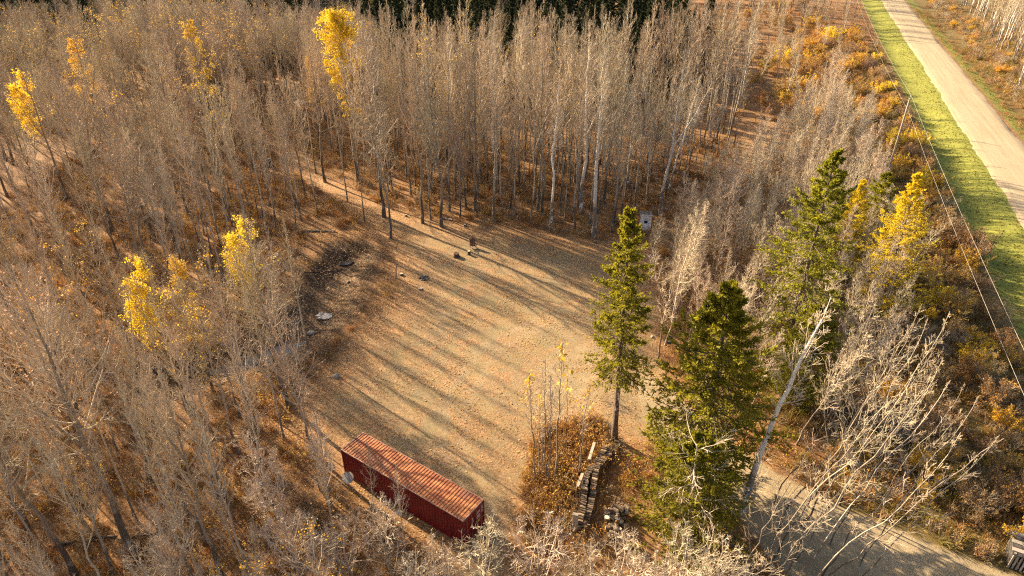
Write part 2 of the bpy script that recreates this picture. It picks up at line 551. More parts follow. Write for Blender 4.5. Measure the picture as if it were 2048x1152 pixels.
def gravel_road():
    n = N('road_gravel'); p = n.pos()
    mp = n.add('ShaderNodeMapping'); mp.inputs['Rotation'].default_value = (0, 0, R(-69.9))
    n.l(p, mp.inputs[0])
    streak = n.noise(mp.outputs[0], 1.6, 4, .6, (.035, 1, 1)); f = n.noise(p, 9, 4, .75); b = n.noise(p, .25, 4, .6)
    col = n.ramp(n.math('ADD', n.math('MULTIPLY', streak, .55), n.math('MULTIPLY', f, .45)), [(.3, (.235, .18, .105)), (.5, (.33, .26, .162)), (.7, (.43, .35, .235))])
    col = n.mix(n.ramp(b, [(.4, (0,) * 3), (.7, (.35,) * 3)]), col, (.40, .31, .20))
    n.bump(n.math('ADD', n.math('MULTIPLY', streak, .5), f), .35, .04)
    m = n.done(col, .95)
    ts = np.concatenate([np.arange(-60, 240, 1.6), np.linspace(242, 700, 60)])
    ss = np.array([-.45, -.05, 1, 2.4, 3.9, 5.4, 6.8, 7.9, 8.35])
    T, S = np.meshgrid(ts, ss, indexing='ij')
    wob = .5 * (vnoise(T * .7, S * 0, 4) - .5) + .5 * (vnoise(T * .16, S * 0, 6) - .5)
    S2 = S + np.where((S < 0) | (S > 8), wob, 0)
    X = RD_O[0] + T * RD_D[0] + S2 * RD_N[0]; Y = RD_O[1] + T * RD_D[1] + S2 * RD_N[1]
    Z = np.full(X.shape, .56) + .10 * (1 - ((S - 4) / 4.8) ** 2)
    Z[:, 0] = zt(X[:, 0], Y[:, 0]) - .05; Z[:, -1] = zt(X[:, -1], Y[:, -1]) - .05
    nx = len(ss); i = (np.arange(len(ts) - 1)[:, None] * nx + np.arange(nx - 1)[None]).ravel()
    g = Geo(); g.v = [np.stack([X, Y, Z], -1).reshape(-1, 3)]; g.f4 = [np.stack([i, i + nx, i + nx + 1, i + 1], -1)[:, ::-1]]; g.m4 = [np.zeros(len(i))]
    tag(link('gravel_road', g.build('gravel_road', m, True)), kind='structure')


gravel_road()

# ------------------------------------------------------------------ tree builders
GA = 2.39996


def grow(P, L, k, rng, smin, smax, a0, a1, ratio, npts, up, jit=.12, flat=0.0, sides=None):
    Nn, n = P.shape[:2]
    s = rng.uniform(smin, smax, (Nn, k))
    f = s * (n - 1); i = np.minimum(f.astype(int), n - 2); fr = (f - i)[..., None]
    r = np.arange(Nn)[:, None]
    base = P[r, i] * (1 - fr) + P[r, i + 1] * fr
    T = nrm(P[r, i + 1] - P[r, i])
    rv = rng.normal(size=(Nn, k, 3))
    if flat:
        hz = np.cross(T, np.array((0, 0, 1.))) * rng.choice([-1, 1], (Nn, k))[..., None]
        rv = rv * (1 - flat) + flat * 2 * hz
        perp = nrm(rv - (rv * T).sum(-1, keepdims=True) * T)
    else:
        perp = nrm(np.cross(T, rv))
    a = rng.uniform(a0, a1, (Nn, k))[..., None]
    d = np.cos(a) * T + np.sin(a) * perp
    ln = L[:, None] * ratio * (1.2 - .75 * s) * rng.uniform(.65, 1.25, (Nn, k))
    out = np.empty((Nn, k, npts, 3)); out[:, :, 0] = base
    st = (ln / (npts - 1))[..., None]
    for q in range(1, npts):
        d = nrm(d + np.array((0, 0, up)) + rng.normal(size=d.shape) * jit)
        out[:, :, q] = out[:, :, q - 1] + d * st
    return out.reshape(-1, npts, 3), ln.ravel()


def taper(n, r0, r1):
    return r0 + (r1 - r0) * np.linspace(0, 1, n)


def leaves_at(P, count, size, rng, spread=.06):
    """bent leaf blades scattered along twig polylines"""
    Nn, n = P.shape[:2]
    a = rng.integers(0, Nn, count); f = rng.uniform(.15, 1, count) * (n - 1)
    i = np.minimum(f.astype(int), n - 2); fr = (f - i)[:, None]
    c = P[a, i] * (1 - fr) + P[a, i + 1] * fr + rng.normal(size=(count, 3)) * spread
    u = nrm(rng.normal(size=(count, 3)) + np.array((0, 0, -.5))); v = nrm(np.cross(u, rng.normal(size=(count, 3)) + np.array((0, 0, 1.2))))
    s = (size * rng.uniform(.7, 1.3, count))[:, None]
    return np.stack([c, c + u * s * .55 + v * s * .42, c + u * s * 1.1, c + u * s * .55 - v * s * .42], 1)


VAR = {}


def pack(key, **k):
    VAR[key] = k


def bare_tree(key, seed, h, r0, cs, W, nprim, nsec, nter, e0, e1, bark, twig, wander=.25, fork=False, leaf=None, nleaf=0, lsize=.1,
              leafzone=None, tr=(.006, .0045), up=.10, bendx=0.0, prof=None, sides=7, quat=0, thick=1.0, rat=(.5, .62), ang=(.45, .95)):
    rng = np.random.default_rng(seed)
    n = 14
    t = np.linspace(0, 1, n)
    wx = np.cumsum(rng.normal(size=(n, 2)) * wander * h / 90, 0) + bendx * h * (t[:, None] ** 2) * np.array((1, 0))
    tp = np.concatenate([wx - wx[0], (t * h)[:, None]], 1)
    tr0 = r0 * (1 - t) ** .85 + .012
    tr0[0] *= 1.5; tr0[1] *= 1.06
    g = Geo()
    tp[0, 2] = -.25
    g.tubes(tp[None], tr0[None], sides)
    prims, pl = [], []
    forks = []
    if fork:
        for q in range(fork):
            tt = rng.uniform(.35, .6); b = np.array([np.interp(tt, t, tp[:, k]) for k in range(3)])
            az = rng.uniform(0, 6.28); L = h * (1 - tt) * rng.uniform(.75, .95)
            pts = [b]; d = np.array((math.cos(az) * .5, math.sin(az) * .5, .85))
            for k in range(7):
                d = nrm(d + np.array((0, 0, .16)) + rng.normal(size=3) * .07); pts.append(pts[-1] + d * L / 7)
            forks.append(np.array(pts))
        fp = np.array(forks)
        g.tubes(fp, np.tile(taper(8, r0 * .5, .012), (len(fp), 1)), 5)
    trunks = [(tp, h, cs, r0)] + [(f, 0, .15, r0 * .5) for f in forks]
    for tk, hh, c0, rr in trunks:
        m = nprim if hh else int(nprim * .45)
        tt = c0 + (.985 - c0) * (np.arange(m) + rng.uniform(0, 1, m)) / m
        tg = np.linspace(0, 1, len(tk))
        b = np.stack([np.interp(tt, tg, tk[:, k]) for k in range(3)], 1)
        az = np.arange(m) * GA + rng.uniform(-.6, .6, m)
        e = np.radians(e0 + (e1 - e0) * (tt - c0) / (1 - c0)) + rng.normal(size=m) * .15
        q = (tt - c0) / (1 - c0)
        pr = np.interp(q, [0, .2, .55, 1], prof or [.55, 1, .8, .22])
        L = W * pr * rng.uniform(.6, 1.25, m) * (1 if hh else .75)
        d = np.stack([np.cos(az) * np.cos(e), np.sin(az) * np.cos(e), np.sin(e)], 1)
        pp = np.empty((m, 6, 3)); pp[:, 0] = b
        for k in range(1, 6):
            d = nrm(d + np.array((0, 0, up)) + rng.normal(size=d.shape) * .09)
            pp[:, k] = pp[:, k - 1] + d * (L / 5)[:, None]
        prims.append(pp); pl.append(L)
    P1 = np.concatenate(prims); L1 = np.concatenate(pl)
    r1 = (.008 + .0095 * L1) * thick
    c = Geo()
    c.tubes(P1, r1[:, None] * taper(6, 1, .35)[None], 4)
    P2, L2 = grow(P1, L1, nsec, rng, .2, .97, ang[0], ang[1], rat[0], 5, up * .8)
    c.tubes(P2, np.tile(taper(5, tr[0] * 1.5, tr[0] * .8), (len(P2), 1)), 3)
    P3, L3 = grow(P2, L2, nter, rng, .15, .98, ang[0], ang[1] + .05, rat[1], 4, up * .6)
    c.tubes(P3, np.tile(taper(4, tr[0], tr[1]), (len(P3), 1)), 3)
    if quat:
        P4, L4 = grow(P3, L3, quat, rng, .2, .98, .4, 1.0, .7, 3, up * .5)
        c.tubes(P4, np.tile(taper(3, tr[1], tr[1] * .8), (len(P4), 1)), 3)
        P3 = np.concatenate([P3[:, [0, 2, 3]], P4])
    d = dict(trunk=g.build('trunk', M[bark], True), crown=c.build('crown', M[twig]), h=h, leaves=None, geo=(g, c), mats=(M[bark], M[twig]))
    if leaf:
        Q = P3
        if leafzone:
            zz = P3[:, 0, 2] / h
            sel = (zz > leafzone[0]) & (zz < leafzone[1])
            if len(leafzone) > 2:
                ang = np.arctan2(P3[:, 0, 1], P3[:, 0, 0]); sel &= np.cos(ang - leafzone[2]) > leafzone[3]
            cl = fbm(P3[:, 0, 0] * .8 + 9, P3[:, 0, 2] * .7 + P3[:, 0, 1] * .6, seed)
            sel &= cl > np.quantile(cl[sel], .35) if sel.any() else sel
            Q = P3[sel]
        lg = Geo(); lg.quads(leaves_at(Q, nleaf, lsize, rng, .14))
        d['leaves'] = lg.build('leaves', M[leaf])
        d['lgeo'] = lg; d['lmat'] = M[leaf]
    VAR[key] = d


# slim aspens of the back stand: brooms of long upswept branches
for i in range(8):
    bare_tree('aspen%d' % i, 100 + i, 24, [.13, .17, .105, .15, .115, .19, .14, .12][i], [.36, .30, .46, .36, .42, .28, .40, .52][i], [3.4, 4.0, 2.8, 3.3, 3.0, 4.4, 3.5, 3.2][i],
              [34, 40, 28, 36, 30, 44, 34, 26][i], 5, 3, 42, 76, 'aspen' if i not in (1, 5) else 'poplar', 'twig' if i % 3 else 'twig_pale', fork=[0, 2, 0, 1, 0, 2, 0, 1][i], tr=(.0090, .0060), up=.17, wander=[.25, .6, .2, .4, .3, .7, .25, .5][i], thick=1.35,
              rat=(.62, .60), ang=(.25, .6), leaf='gold' if i == 3 else None, nleaf=160, lsize=.13, leafzone=(.5, .98))
# broad twiggy poplars on the left
for i in range(5):
    bare_tree('poplar%d' % i, 200 + i, 20, [.18, .14, .22, .15, .19][i], [.34, .30, .38, .34, .26][i], [4.2, 3.6, 4.8, 4.0, 4.4][i],
              [36, 32, 40, 34, 38][i], 6, 3, 28, 68, ['poplar', 'aspen', 'poplar', 'aspen', 'poplar'][i], 'twig_brown' if i % 2 == 0 else 'twig', fork=[3, 1, 3, 2, 2][i], tr=(.0085, .006), up=.10, wander=.6, thick=1.3,
              rat=(.55, .58), ang=(.3, .8), leaf=['orange', 'gold', 'litter', 'orange', 'litter'][i] if i in (1, 2, 4) else None, nleaf=[0, 260, 420, 0, 260][i], lsize=.13, leafzone=(.45, .98))
# white birches
for i in range(3):
    bare_tree('birch%d' % i, 300 + i, 20, [.21, .17, .19][i], [.42, .5, .36][i], [2.6, 2.2, 2.8][i], 46, 6, 5, 25, 60, 'birch', 'twig_pale', wander=.4, tr=(.008, .006), fork=[0, 0, 1][i])
bare_tree('birch_big', 330, 18, .27, .5, 2.4, 30, 5, 4, 25, 60, 'birch', 'twig_pale', wander=.7, tr=(.008, .006))
# pale saplings
for i in range(6):
    bare_tree('sapling%d' % i, 400 + i, 11, [.075, .06, .085, .05, .07, .065][i], [.3, .36, .25, .4, .3, .33][i], [1.9, 1.6, 2.2, 1.4, 1.8, 1.7][i], 40, 6, 4, 32, 66, 'pale', 'twig_pale', wander=.6,
              tr=(.0075, .006), up=.14, fork=(1 if i in (0, 2) else 0), bendx=[.05, .12, .02, .16, .09, .0][i], sides=5)
# sparse saplings that one looks straight down on
for i in range(5):
    bare_tree('sparse%d' % i, 430 + i, 12, [.030, .022, .032, .022, .026][i], [.34, .42, .3, .45, .38][i], [1.7, 1.4, 1.9, 1.2, 1.5][i], [16, 13, 18, 12, 15][i], 5, 3, 30, 62, 'aspen' if i % 2 else 'poplar', 'twig', wander=.8,
              tr=(.006, .0045), up=.12, fork=(1 if i in (0,) else 0), bendx=[.05, .10, .02, .12, .07][i], sides=6, thick=.24)
# spindly whips with little crown
for i in range(2):
    bare_tree('whip%d' % i, 450 + i, 7, .035, .45, .8, 22, 4, 3, 40, 70, 'pale', 'twig_pale', wander=.5, tr=(.006, .005), up=.15, sides=5, leaf='gold' if i == 0 else None, nleaf=40, lsize=.14, leafzone=(.7, 1))
# poplars that kept yellow leaves
bare_tree('tall_yellow', 500, 25, .2, .40, 4.6, 74, 7, 5, 25, 60, 'poplar', 'twig', leaf='yellow', nleaf=21000, lsize=.16, leafzone=(.38, 1.0), tr=(.008, .006), prof=[.35, .5, 1, .45])
bare_tree('half_yellow', 501, 18, .17, .36, 3.2, 58, 7, 5, 25, 62, 'poplar', 'twig', leaf='yellow', nleaf=5600, lsize=.13, leafzone=(.28, .97, 2.6, -.4), tr=(.008, .006), fork=1)
bare_tree('half_gold', 502, 18, .15, .4, 2.9, 56, 7, 5, 25, 62, 'poplar', 'twig', leaf='gold', nleaf=3400, lsize=.12, leafzone=(.30, 1.0, 1.2, -.8), tr=(.008, .006), fork=1)
# low pale trees that crowd the bottom edge
for i in range(3):
    bare_tree('bushy%d' % i, 520 + i, 7, .06, .15, 2.0, 24, 5, 4, 30, 62, 'pale', 'twig_pale', wander=.9, thick=.8, tr=(.0065, .005), fork=2, up=.1, sides=5)
# one dead birch snag with long crooked limbs
bare_tree('snag', 540, 9.5, .2, .35, 3.3, 14, 6, 4, 5, 30, 'birch', 'twig_pale', wander=.5, tr=(.010, .007), up=.03, prof=[.8, 1, 1, .7])


def conifer(key, seed, h, W, z0, mat, r0, whorl=5, gap=.42, kseg=12, blades=9, bl=.24, bw=.05, droop=.35, dead=(0, 0), rag=.25, prof=None, upturn=.25):
    rng = np.random.default_rng(seed)
    n = 12; t = np.linspace(0, 1, n)
    tp = np.concatenate([np.cumsum(rng.normal(size=(n, 2)) * .02, 0), (t * h)[:, None]], 1); tp[0, 2] = -.25
    g = Geo(); rr = r0 * (1 - t) ** .9 + .015; rr[0] *= 1.4
    g.tubes(tp[None], rr[None], 8)
    zs = []
    z = z0 * h
    while z < h * .985:
        k = whorl if z < h * .9 else whorl - 1
        zs += [(z + rng.uniform(-.12, .12), q) for q in range(k)]
        z += gap * rng.uniform(.75, 1.25)
    zs = np.array([q[0] for q in zs]); m = len(zs)
    q = (zs / h - z0) / (1 - z0)
    az = np.arange(m) * GA + rng.uniform(-.5, .5, m)
    L = W * np.interp(q, [0, .12, .35, .7, 1], prof or [.75, 1, .88, .48, .07]) * (1 + rag * rng.normal(size=m)).clip(.35, 1.5)
    e = np.radians(np.interp(q, [0, .5, 1], [-14, 2, 42])) + rng.normal(size=m) * .1
    d = np.stack([np.cos(az) * np.cos(e), np.sin(az) * np.cos(e), np.sin(e)], 1)
    P = np.empty((m, 7, 3)); P[:, 0] = np.stack([np.interp(zs, tp[:, 2], tp[:, 0]), np.interp(zs, tp[:, 2], tp[:, 1]), zs], 1)
    for k in range(1, 7):
        d = nrm(d + np.array((0, 0, -droop * .3 if k < 4 else upturn)) + rng.normal(size=d.shape) * .05)
        P[:, k] = P[:, k - 1] + d * (L / 6)[:, None]
    c = Geo(); c.tubes(P, (.010 + .008 * L)[:, None] * taper(7, 1, .3)[None], 4, 0)
    P2, L2 = grow(P, L, kseg, rng, .22, 1.0, .5, .95, .34, 4, -.05, .1, .72)
    P2b = P2; c.tubes(P2, np.tile(taper(4, .008, .005), (len(P2), 1)), 3, 0)
    # needle sprays: flat blades bristling forward from every side twig and from the branch tips
    def sprays(PP, cnt):
        Nn, nn = PP.shape[:2]
        f = rng.uniform(0, 1, (Nn, cnt)) * (nn - 1); i = np.minimum(f.astype(int), nn - 2); fr = (f - i)[..., None]
        r = np.arange(Nn)[:, None]
        b = PP[r, i] * (1 - fr) + PP[r, i + 1] * fr; T = nrm(PP[r, i + 1] - PP[r, i])
        dd = nrm(T * rng.uniform(.5, 1.1, (Nn, cnt, 1)) + nrm(rng.normal(size=T.shape)) * .75)
        sd_ = nrm(np.cross(dd, rng.normal(size=dd.shape)))
        s = bl * rng.uniform(.6, 1.25, (Nn, cnt, 1)); wv = bw * rng.uniform(.7, 1.3, (Nn, cnt, 1))
        return np.stack([b, b + dd * s * .5 + sd_ * wv, b + dd * s, b + dd * s * .5 - sd_ * wv], 2).reshape(-1, 4, 3)
    fg = Geo(); fg.quads(sprays(P2, blades)); fg.quads(sprays(P[:, 3:], blades * 2))
    if dead[1]:
        zz = rng.uniform(dead[0] * h, z0 * h * 1.05, dead[1]); m2 = dead[1]
        a2 = rng.uniform(0, 6.28, m2); D = np.stack([np.cos(a2), np.sin(a2), rng.uniform(-.35, .1, m2)], 1)
        Pd = np.empty((m2, 5, 3)); Pd[:, 0] = np.stack([0 * zz, 0 * zz, zz], 1); Ld = W * rng.uniform(.35, .95, m2)
        for k in range(1, 5):
            D = nrm(D + np.array((0, 0, -.08)) + rng.normal(size=D.shape) * .09); Pd[:, k] = Pd[:, k - 1] + D * (Ld / 4)[:, None]
        c.tubes(Pd, np.tile(taper(5, .016, .006), (m2, 1)), 3, 0)
        Q2, _ = grow(Pd, Ld, 7, rng, .2, 1, .4, .9, .4, 4, -.05, .14)
        c.tubes(Q2, np.tile(taper(4, .007, .005), (len(Q2), 1)), 3, 0)
    VAR[key] = dict(trunk=g.build('trunk', M['sprucebark'], True), crown=c.build('branches', M['sprucebark']), leaves=fg.build('foliage', M[mat]), h=h,
                    geo=(g, c), mats=(M['sprucebark'], M['sprucebark']), lgeo=fg, lmat=M[mat], conifer=True)


conifer('spruce_a', 601, 21.7, 2.5, .34, 'needle', .24, 6, .44, 11, 9, .25, .046, dead=(.14, 60), rag=.3, prof=[.7, 1, .82, .5, .06])
conifer('spruce_b', 602, 14.5, 3.6, .14, 'needle', .2, 6, .38, 13, 11, .25, .05, dead=(.05, 8), rag=.2, prof=[.75, .92, 1, .58, .08], upturn=.32)
conifer('spruce_c', 603, 23, 3.9, .24, 'needle', .26, 5, .46, 12, 10, .26, .048, dead=(.1, 40), rag=.36, prof=[.6, 1, .85, .45, .05])
conifer('spruce_d', 604, 9.5, 4.4, .06, 'needle', .18, 6, .42, 13, 11, .27, .055, rag=.25, prof=[.95, 1, .8, .5, .08])
conifer('larch', 605, 16.8, 3.5, .14, 'larch', .17, 6, .34, 13, 12, .17, .026, droop=.15, rag=.3, prof=[.7, 1, .85, .45, .06])
conifer('far_spruce', 606, 18, 2.6, .08, 'needle_dark', .2, 5, .55, 9, 6, .42, .10, rag=.2)


def shrub(key, seed, h, nst, twig, leaf=None, nleaf=0, lsize=.1, spread=.75, k2=6, k3=5):
    rng = np.random.default_rng(seed)
    a = rng.uniform(0, 6.28, nst); e = rng.uniform(.25, spread, nst)
    d = np.stack([np.cos(a) * np.sin(e), np.sin(a) * np.sin(e), np.cos(e)], 1)
    P = np.empty((nst, 6, 3)); P[:, 0] = rng.normal(size=(nst, 3)) * np.array((.18, .18, 0)) * h / 3; L = h * rng.uniform(.65, 1.05, nst)
    P[:, 0, 2] = -.1
    for k in range(1, 6):
        d = nrm(d + np.array((0, 0, .03)) + rng.normal(size=d.shape) * .1); P[:, k] = P[:, k - 1] + d * (L / 5)[:, None]
    st = Geo(); st.tubes(P, np.tile(taper(6, .022, .008), (nst, 1)), 4)
    c = Geo()
    P2, L2 = grow(P, L, k2, rng, .25, .98, .3, .8, .42, 4, .06)
    c.tubes(P2, np.tile(taper(4, .009, .006), (len(P2), 1)), 3)
    P3, L3 = grow(P2, L2, k3, rng, .15, .98, .3, .9, .6, 3, .05)
    c.tubes(P3, np.tile(taper(3, .0065, .005), (len(P3), 1)), 3)
    dct = dict(trunk=st.build('stems', M[twig]), crown=c.build('twigs', M[twig]), leaves=None, h=h, geo=(st, c), mats=(M[twig], M[twig]), shrub=True)
    if leaf:
        lg = Geo(); lg.quads(leaves_at(P3, nleaf, lsize, rng)); dct['leaves'] = lg.build('leaves', M[leaf]); dct['lgeo'] = lg; dct['lmat'] = M[leaf]
    VAR[key] = dct


shrub('willow0', 701, 3.4, 26, 'twig_brown', 'brownleaf', 1500, .13)
shrub('willow1', 702, 3.2, 24, 'twig', 'orange', 900, .13)
shrub('willow2', 703, 2.8, 26, 'twig_dark')
shrub('willow3', 704, 3.6, 24, 'twig', None, 0)
shrub('goldbush', 705, 3.0, 22, 'twig_brown', 'gold', 2600, .115)
shrub('orangebush', 706, 3.1, 24, 'twig_brown', 'orange', 2600, .11)
shrub('yellowbush', 707, 3.2, 22, 'twig_brown', 'yellow', 2800, .12)


# ------------------------------------------------------------------ scatter of what nobody could count (one stuff object each)
def scatter(name, pts, sources, seed, smin, smax, label=None, tilt=.12):
    rng = np.random.default_rng(seed)
    m = len(pts)
    me = bpy.data.meshes.new(name + '_points')
    me.vertices.add(m); me.vertices.foreach_set('co', np.asarray(pts, np.float32).ravel())
    a = me.attributes.new('turn', 'FLOAT_VECTOR', 'POINT')
    rot = np.stack([rng.normal(size=m) * tilt, rng.normal(size=m) * tilt, rng.uniform(0, 6.283, m)], 1).astype(np.float32)
    a.data.foreach_set('vector', rot.ravel())
    a = me.attributes.new('size', 'FLOAT', 'POINT'); a.data.foreach_set('value', rng.uniform(smin, smax, m).astype(np.float32))
    a = me.attributes.new('pick', 'INT', 'POINT'); a.data.foreach_set('value', rng.integers(0, len(sources), m).astype(np.int32))
    o = link(name, me); tag(o, label, None, None, 'stuff')
    ng = bpy.data.node_groups.new(name + '_scatter', 'GeometryNodeTree')
    ng.interface.new_socket('Geometry', in_out='INPUT', socket_type='NodeSocketGeometry')
    ng.interface.new_socket('Geometry', in_out='OUTPUT', socket_type='NodeSocketGeometry')
    nd = ng.nodes; gi = nd.new('NodeGroupInput'); go = nd.new('NodeGroupOutput')
    ip = nd.new('GeometryNodeInstanceOnPoints'); jn = nd.new('GeometryNodeJoinGeometry')
    for sme in sources:
        so = bpy.data.objects.new(name + '_piece', sme)
        oi = nd.new('GeometryNodeObjectInfo'); oi.inputs['Object'].default_value = so; oi.inputs['As Instance'].default_value = True
        ng.links.new(oi.outputs['Geometry'], jn.inputs[0])
    ng.links.new(gi.outputs[0], ip.inputs['Points']); ng.links.new(jn.outputs[0], ip.inputs['Instance'])
    ip.inputs['Pick Instance'].default_value = True

    def attr(nm, typ, sock):
        na = nd.new('GeometryNodeInputNamedAttribute'); na.data_type = typ; na.inputs[0].default_value = nm
        ng.links.new(na.outputs['Attribute'], ip.inputs[sock])
    attr('pick', 'INT', 'Instance Index'); attr('turn', 'FLOAT_VECTOR', 'Rotation'); attr('size', 'FLOAT', 'Scale')
    ng.links.new(ip.outputs[0], go.inputs[0])
    md = o.modifiers.new('scatter', 'NODES'); md.node_group = ng
    return o


def joined(key, name, what='all'):
    """trunk, twigs and leaves of a variant in one mesh (for the forest mass)"""
    v = VAR[key]; G_ = Geo(); mats = []
    for gg, mt in list(zip(v['geo'], v['mats'])) + ([(v['lgeo'], v['lmat'])] if v.get('lgeo') else []):
        off = G_.n
        for arr in gg.v: G_.v.append(arr)
        for f in gg.f4: G_.f4.append(f + off); G_.m4.append(np.full(len(f), len(mats)))
        G_.n += gg.n; mats.append(mt)
    return G_.build(name, mats)


def tuft(name, seed, nb, h, spread, mat, wd=.012, bend=.5):
    rng = np.random.default_rng(seed); g = Geo()
    a = rng.uniform(0, 6.28, nb); e = rng.uniform(.1, spread, nb)
    d = np.stack([np.cos(a) * np.sin(e), np.sin(a) * np.sin(e), np.cos(e)], 1)
    b = rng.normal(size=(nb, 3)) * np.array((.16, .16, 0)) * h / .6
    L = h * rng.uniform(.6, 1.2, nb)[:, None]
    side = nrm(np.cross(d, rng.normal(size=d.shape)))
    p1 = b + d * L * .55; d2 = nrm(d + np.array((0, 0, -bend)) * rng.uniform(.2, 1, (nb, 1))); p2 = p1 + d2 * L * .5
    w_ = wd * rng.uniform(.7, 1.4, (nb, 1))
    g.quads(np.stack([b - side * w_, b + side * w_, p1 + side * w_ * .9, p1 - side * w_ * .9], 1))
    g.tris(np.stack([p1 - side * w_ * .9, p1 + side * w_ * .9, p2], 1))
    return g.build(name, M[mat])


def weed(name, seed, nst, h, mat_st, leaf, nleaf, lsize):
    rng = np.random.default_rng(seed)
    a = rng.uniform(0, 6.28, nst); e = rng.uniform(.05, .7, nst)
    d = np.stack([np.cos(a) * np.sin(e), np.sin(a) * np.sin(e), np.cos(e)], 1)
    P = np.empty((nst, 4, 3)); P[:, 0] = rng.normal(size=(nst, 3)) * np.array((.2, .2, 0)); L = h * rng.uniform(.5, 1.1, nst)
    for k in range(1, 4):
        d = nrm(d + rng.normal(size=d.shape) * .15); P[:, k] = P[:, k - 1] + d * (L / 3)[:, None]
    g = Geo(); g.tubes(P, np.tile(taper(4, .007, .004), (nst, 1)), 3, 0)
    P2, L2 = grow(P, L, 4, rng, .3, 1, .3, .8, .4, 3, .05)
    g.tubes(P2, np.tile(taper(3, .0045, .0035), (len(P2), 1)), 3, 0)
    if nleaf: g.quads(leaves_at(P2, nleaf, lsize, rng, .04), 1)
    return g.build(name, [M[mat_st], M[leaf]])


TUFTS = [tuft('tuft', 1, 34, .7, .9, 'straw'), tuft('tuft', 2, 30, .6, 1.0, 'fern', .016), weed('weed', 3, 14, .9, 'twig_brown', 'brownleaf', 60, .10),
         weed('weed', 4, 12, 1.1, 'twig_dark', 'orange', 50, .11), weed('weed', 5, 16, 1.2, 'twig_brown', 'orange', 0, .1), tuft('tuft', 6, 34, .8, .8, 'fern', .016),
         weed('weed', 7, 15, 1.0, 'twig_brown', 'brownleaf', 90, .10)]


def rand_pts(n, x0, x1, y0, y1, seed, ok, ymin_density=None):
    rng = np.random.default_rng(seed)
    x = rng.uniform(x0, x1, n); y = rng.uniform(y0, y1, n)
    k = ok(x, y)
    x, y = x[k], y[k]
    return np.stack([x, y, zt(x, y)], 1)


def forest_floor(x, y):
    rng = np.random.default_rng(5)
    s = road_s(x, y)
    d = sdist(CLEAR, x, y); dd = sdist(DRIVE, x, y); dt = sdist(TRAIL, x, y); dh = dist_line(HOLLOW, x, y)
    wob = 1.2 * (fbm(x / 2, y / 2, 50) - .5)
    ok = (d < -.5 + wob) & (dd < -.6 + wob) & (dt < -.1) & (dh > 3.6) & ((s < -8.5 + wob) | (s > 13))
    leftbank = (x > -27) & (x < -10) & (y > 58) & (y < 84) & (dh < 9)
    ok &= ~(leftbank & (rng.uniform(size=x.shape) < .9))
    box_ = np.abs((x + 8.4) * .821 - (y - 36.72) * .571) < 6.4
    boy = np.abs((x + 8.4) * .571 + (y - 36.72) * .821) < 1.6
    ok &= ~(box_ & boy)
    ok &= fbm(x / 3.2, y / 3.2, 60) > .36
    ok &= np.abs(x) < .86 * y + 22
    return ok


und = rand_pts(30000, -75, 62, 10, 120, 11, forest_floor)
scatter('undergrowth', und, TUFTS, 12, .55, 1.35, 'brown and orange dead weeds and grass under the bare trees')
far = rand_pts(9000, -190, 210, 120, 270, 13, forest_floor)
scatter('distant_undergrowth', far, TUFTS, 14, 1.1, 2.0, 'brown and orange weeds under the distant trees')
BR = [weed('brush_piece', 61, 10, 1.2, 'twig_dark', 'brownleaf', 10, .09), weed('brush_piece', 62, 12, 1.4, 'twig_dark', 'brownleaf', 6, .09), weed('brush_piece', 63, 9, 1.3, 'twig_brown', 'brownleaf', 14, .09)]
bh = rand_pts(5200, -42, -10, 50, 84, 29, lambda x, y: (np.abs(dist_line(HOLLOW, x, y) - 4.6 + 2 * (fbm(x / 2, y / 2, 91) - .5)) < 1.9) & (fbm(x / 1.8, y / 1.8, 92) > .47) & (sdist(CLEAR, x, y) < .8))
scatter('brush_heap', bh, BR, 30, .45, 1.0, 'tangled dark brush and branches heaped round the dug hollow', 1.1)
wd = rand_pts(1900, 0, 12, 30, 46, 15, lambda x, y: inside(WEEDS, x, y))
scatter('weed_patch', wd, [TUFTS[2], TUFTS[3], TUFTS[1], TUFTS[0], TUFTS[5]], 16, .6, 1.1, 'patch of rusty weeds between the clearing and the firewood')


def brush_ok(x, y):
    s = road_s(x, y)
    return (s < -8.2) & (s > -30) & (sdist(DRIVE, x, y) < -.4) & (x > 22)


GR = [tuft('grass_tuft', 21, 40, .9, .8, 'olive', .014), tuft('grass_tuft', 22, 40, 1.0, .9, 'straw', .014), tuft('grass_tuft', 23, 36, .9, .9, 'olive', .016)]
scatter('roadside_grass', rand_pts(14000, 20, 110, 20, 200, 17, brush_ok), GR, 18, .6, 1.3, 'long tawny grass in the brush beside the road')
acr = rand_pts(15000, 75, 175, 50, 200, 12, lambda x, y: (road_s(x, y) > 13) & (road_s(x, y) < 60) & (fbm(x / 4, y / 4, 61) > .33))
scatter('roadside_undergrowth', acr, [GR[0], GR[1], GR[2], TUFTS[0], TUFTS[2], TUFTS[0]], 10, .8, 1.7, 'tan weeds and dead grass across the road')
VG = [tuft('verge_tuft', 31, 60, .17, 1.3, 'green', .013), tuft('verge_tuft', 32, 60, .15, 1.3, 'green', .013), tuft('verge_tuft', 33, 40, .22, 1.2, 'straw', .011)]
VG2 = [VG[0], VG[1], VG[0], VG[1], VG[2]]
scatter('verge_grass', rand_pts(30000, 50, 125, 50, 230, 19, lambda x, y: (road_s(x, y) > -7.2 + 1.5 * (fbm(x / 2, y / 2, 8) - .5)) & (road_s(x, y) < -.55)), VG2, 20, .4, .85, 'green and yellowing grass on the road verge')
scatter('far_verge_grass', rand_pts(16000, 70, 150, 60, 260, 23, lambda x, y: (road_s(x, y) > 9.1) & (road_s(x, y) < 14)), [VG[2], GR[1], VG[0]], 24, .5, 1.1, 'thin dry grass on the far verge of the road')


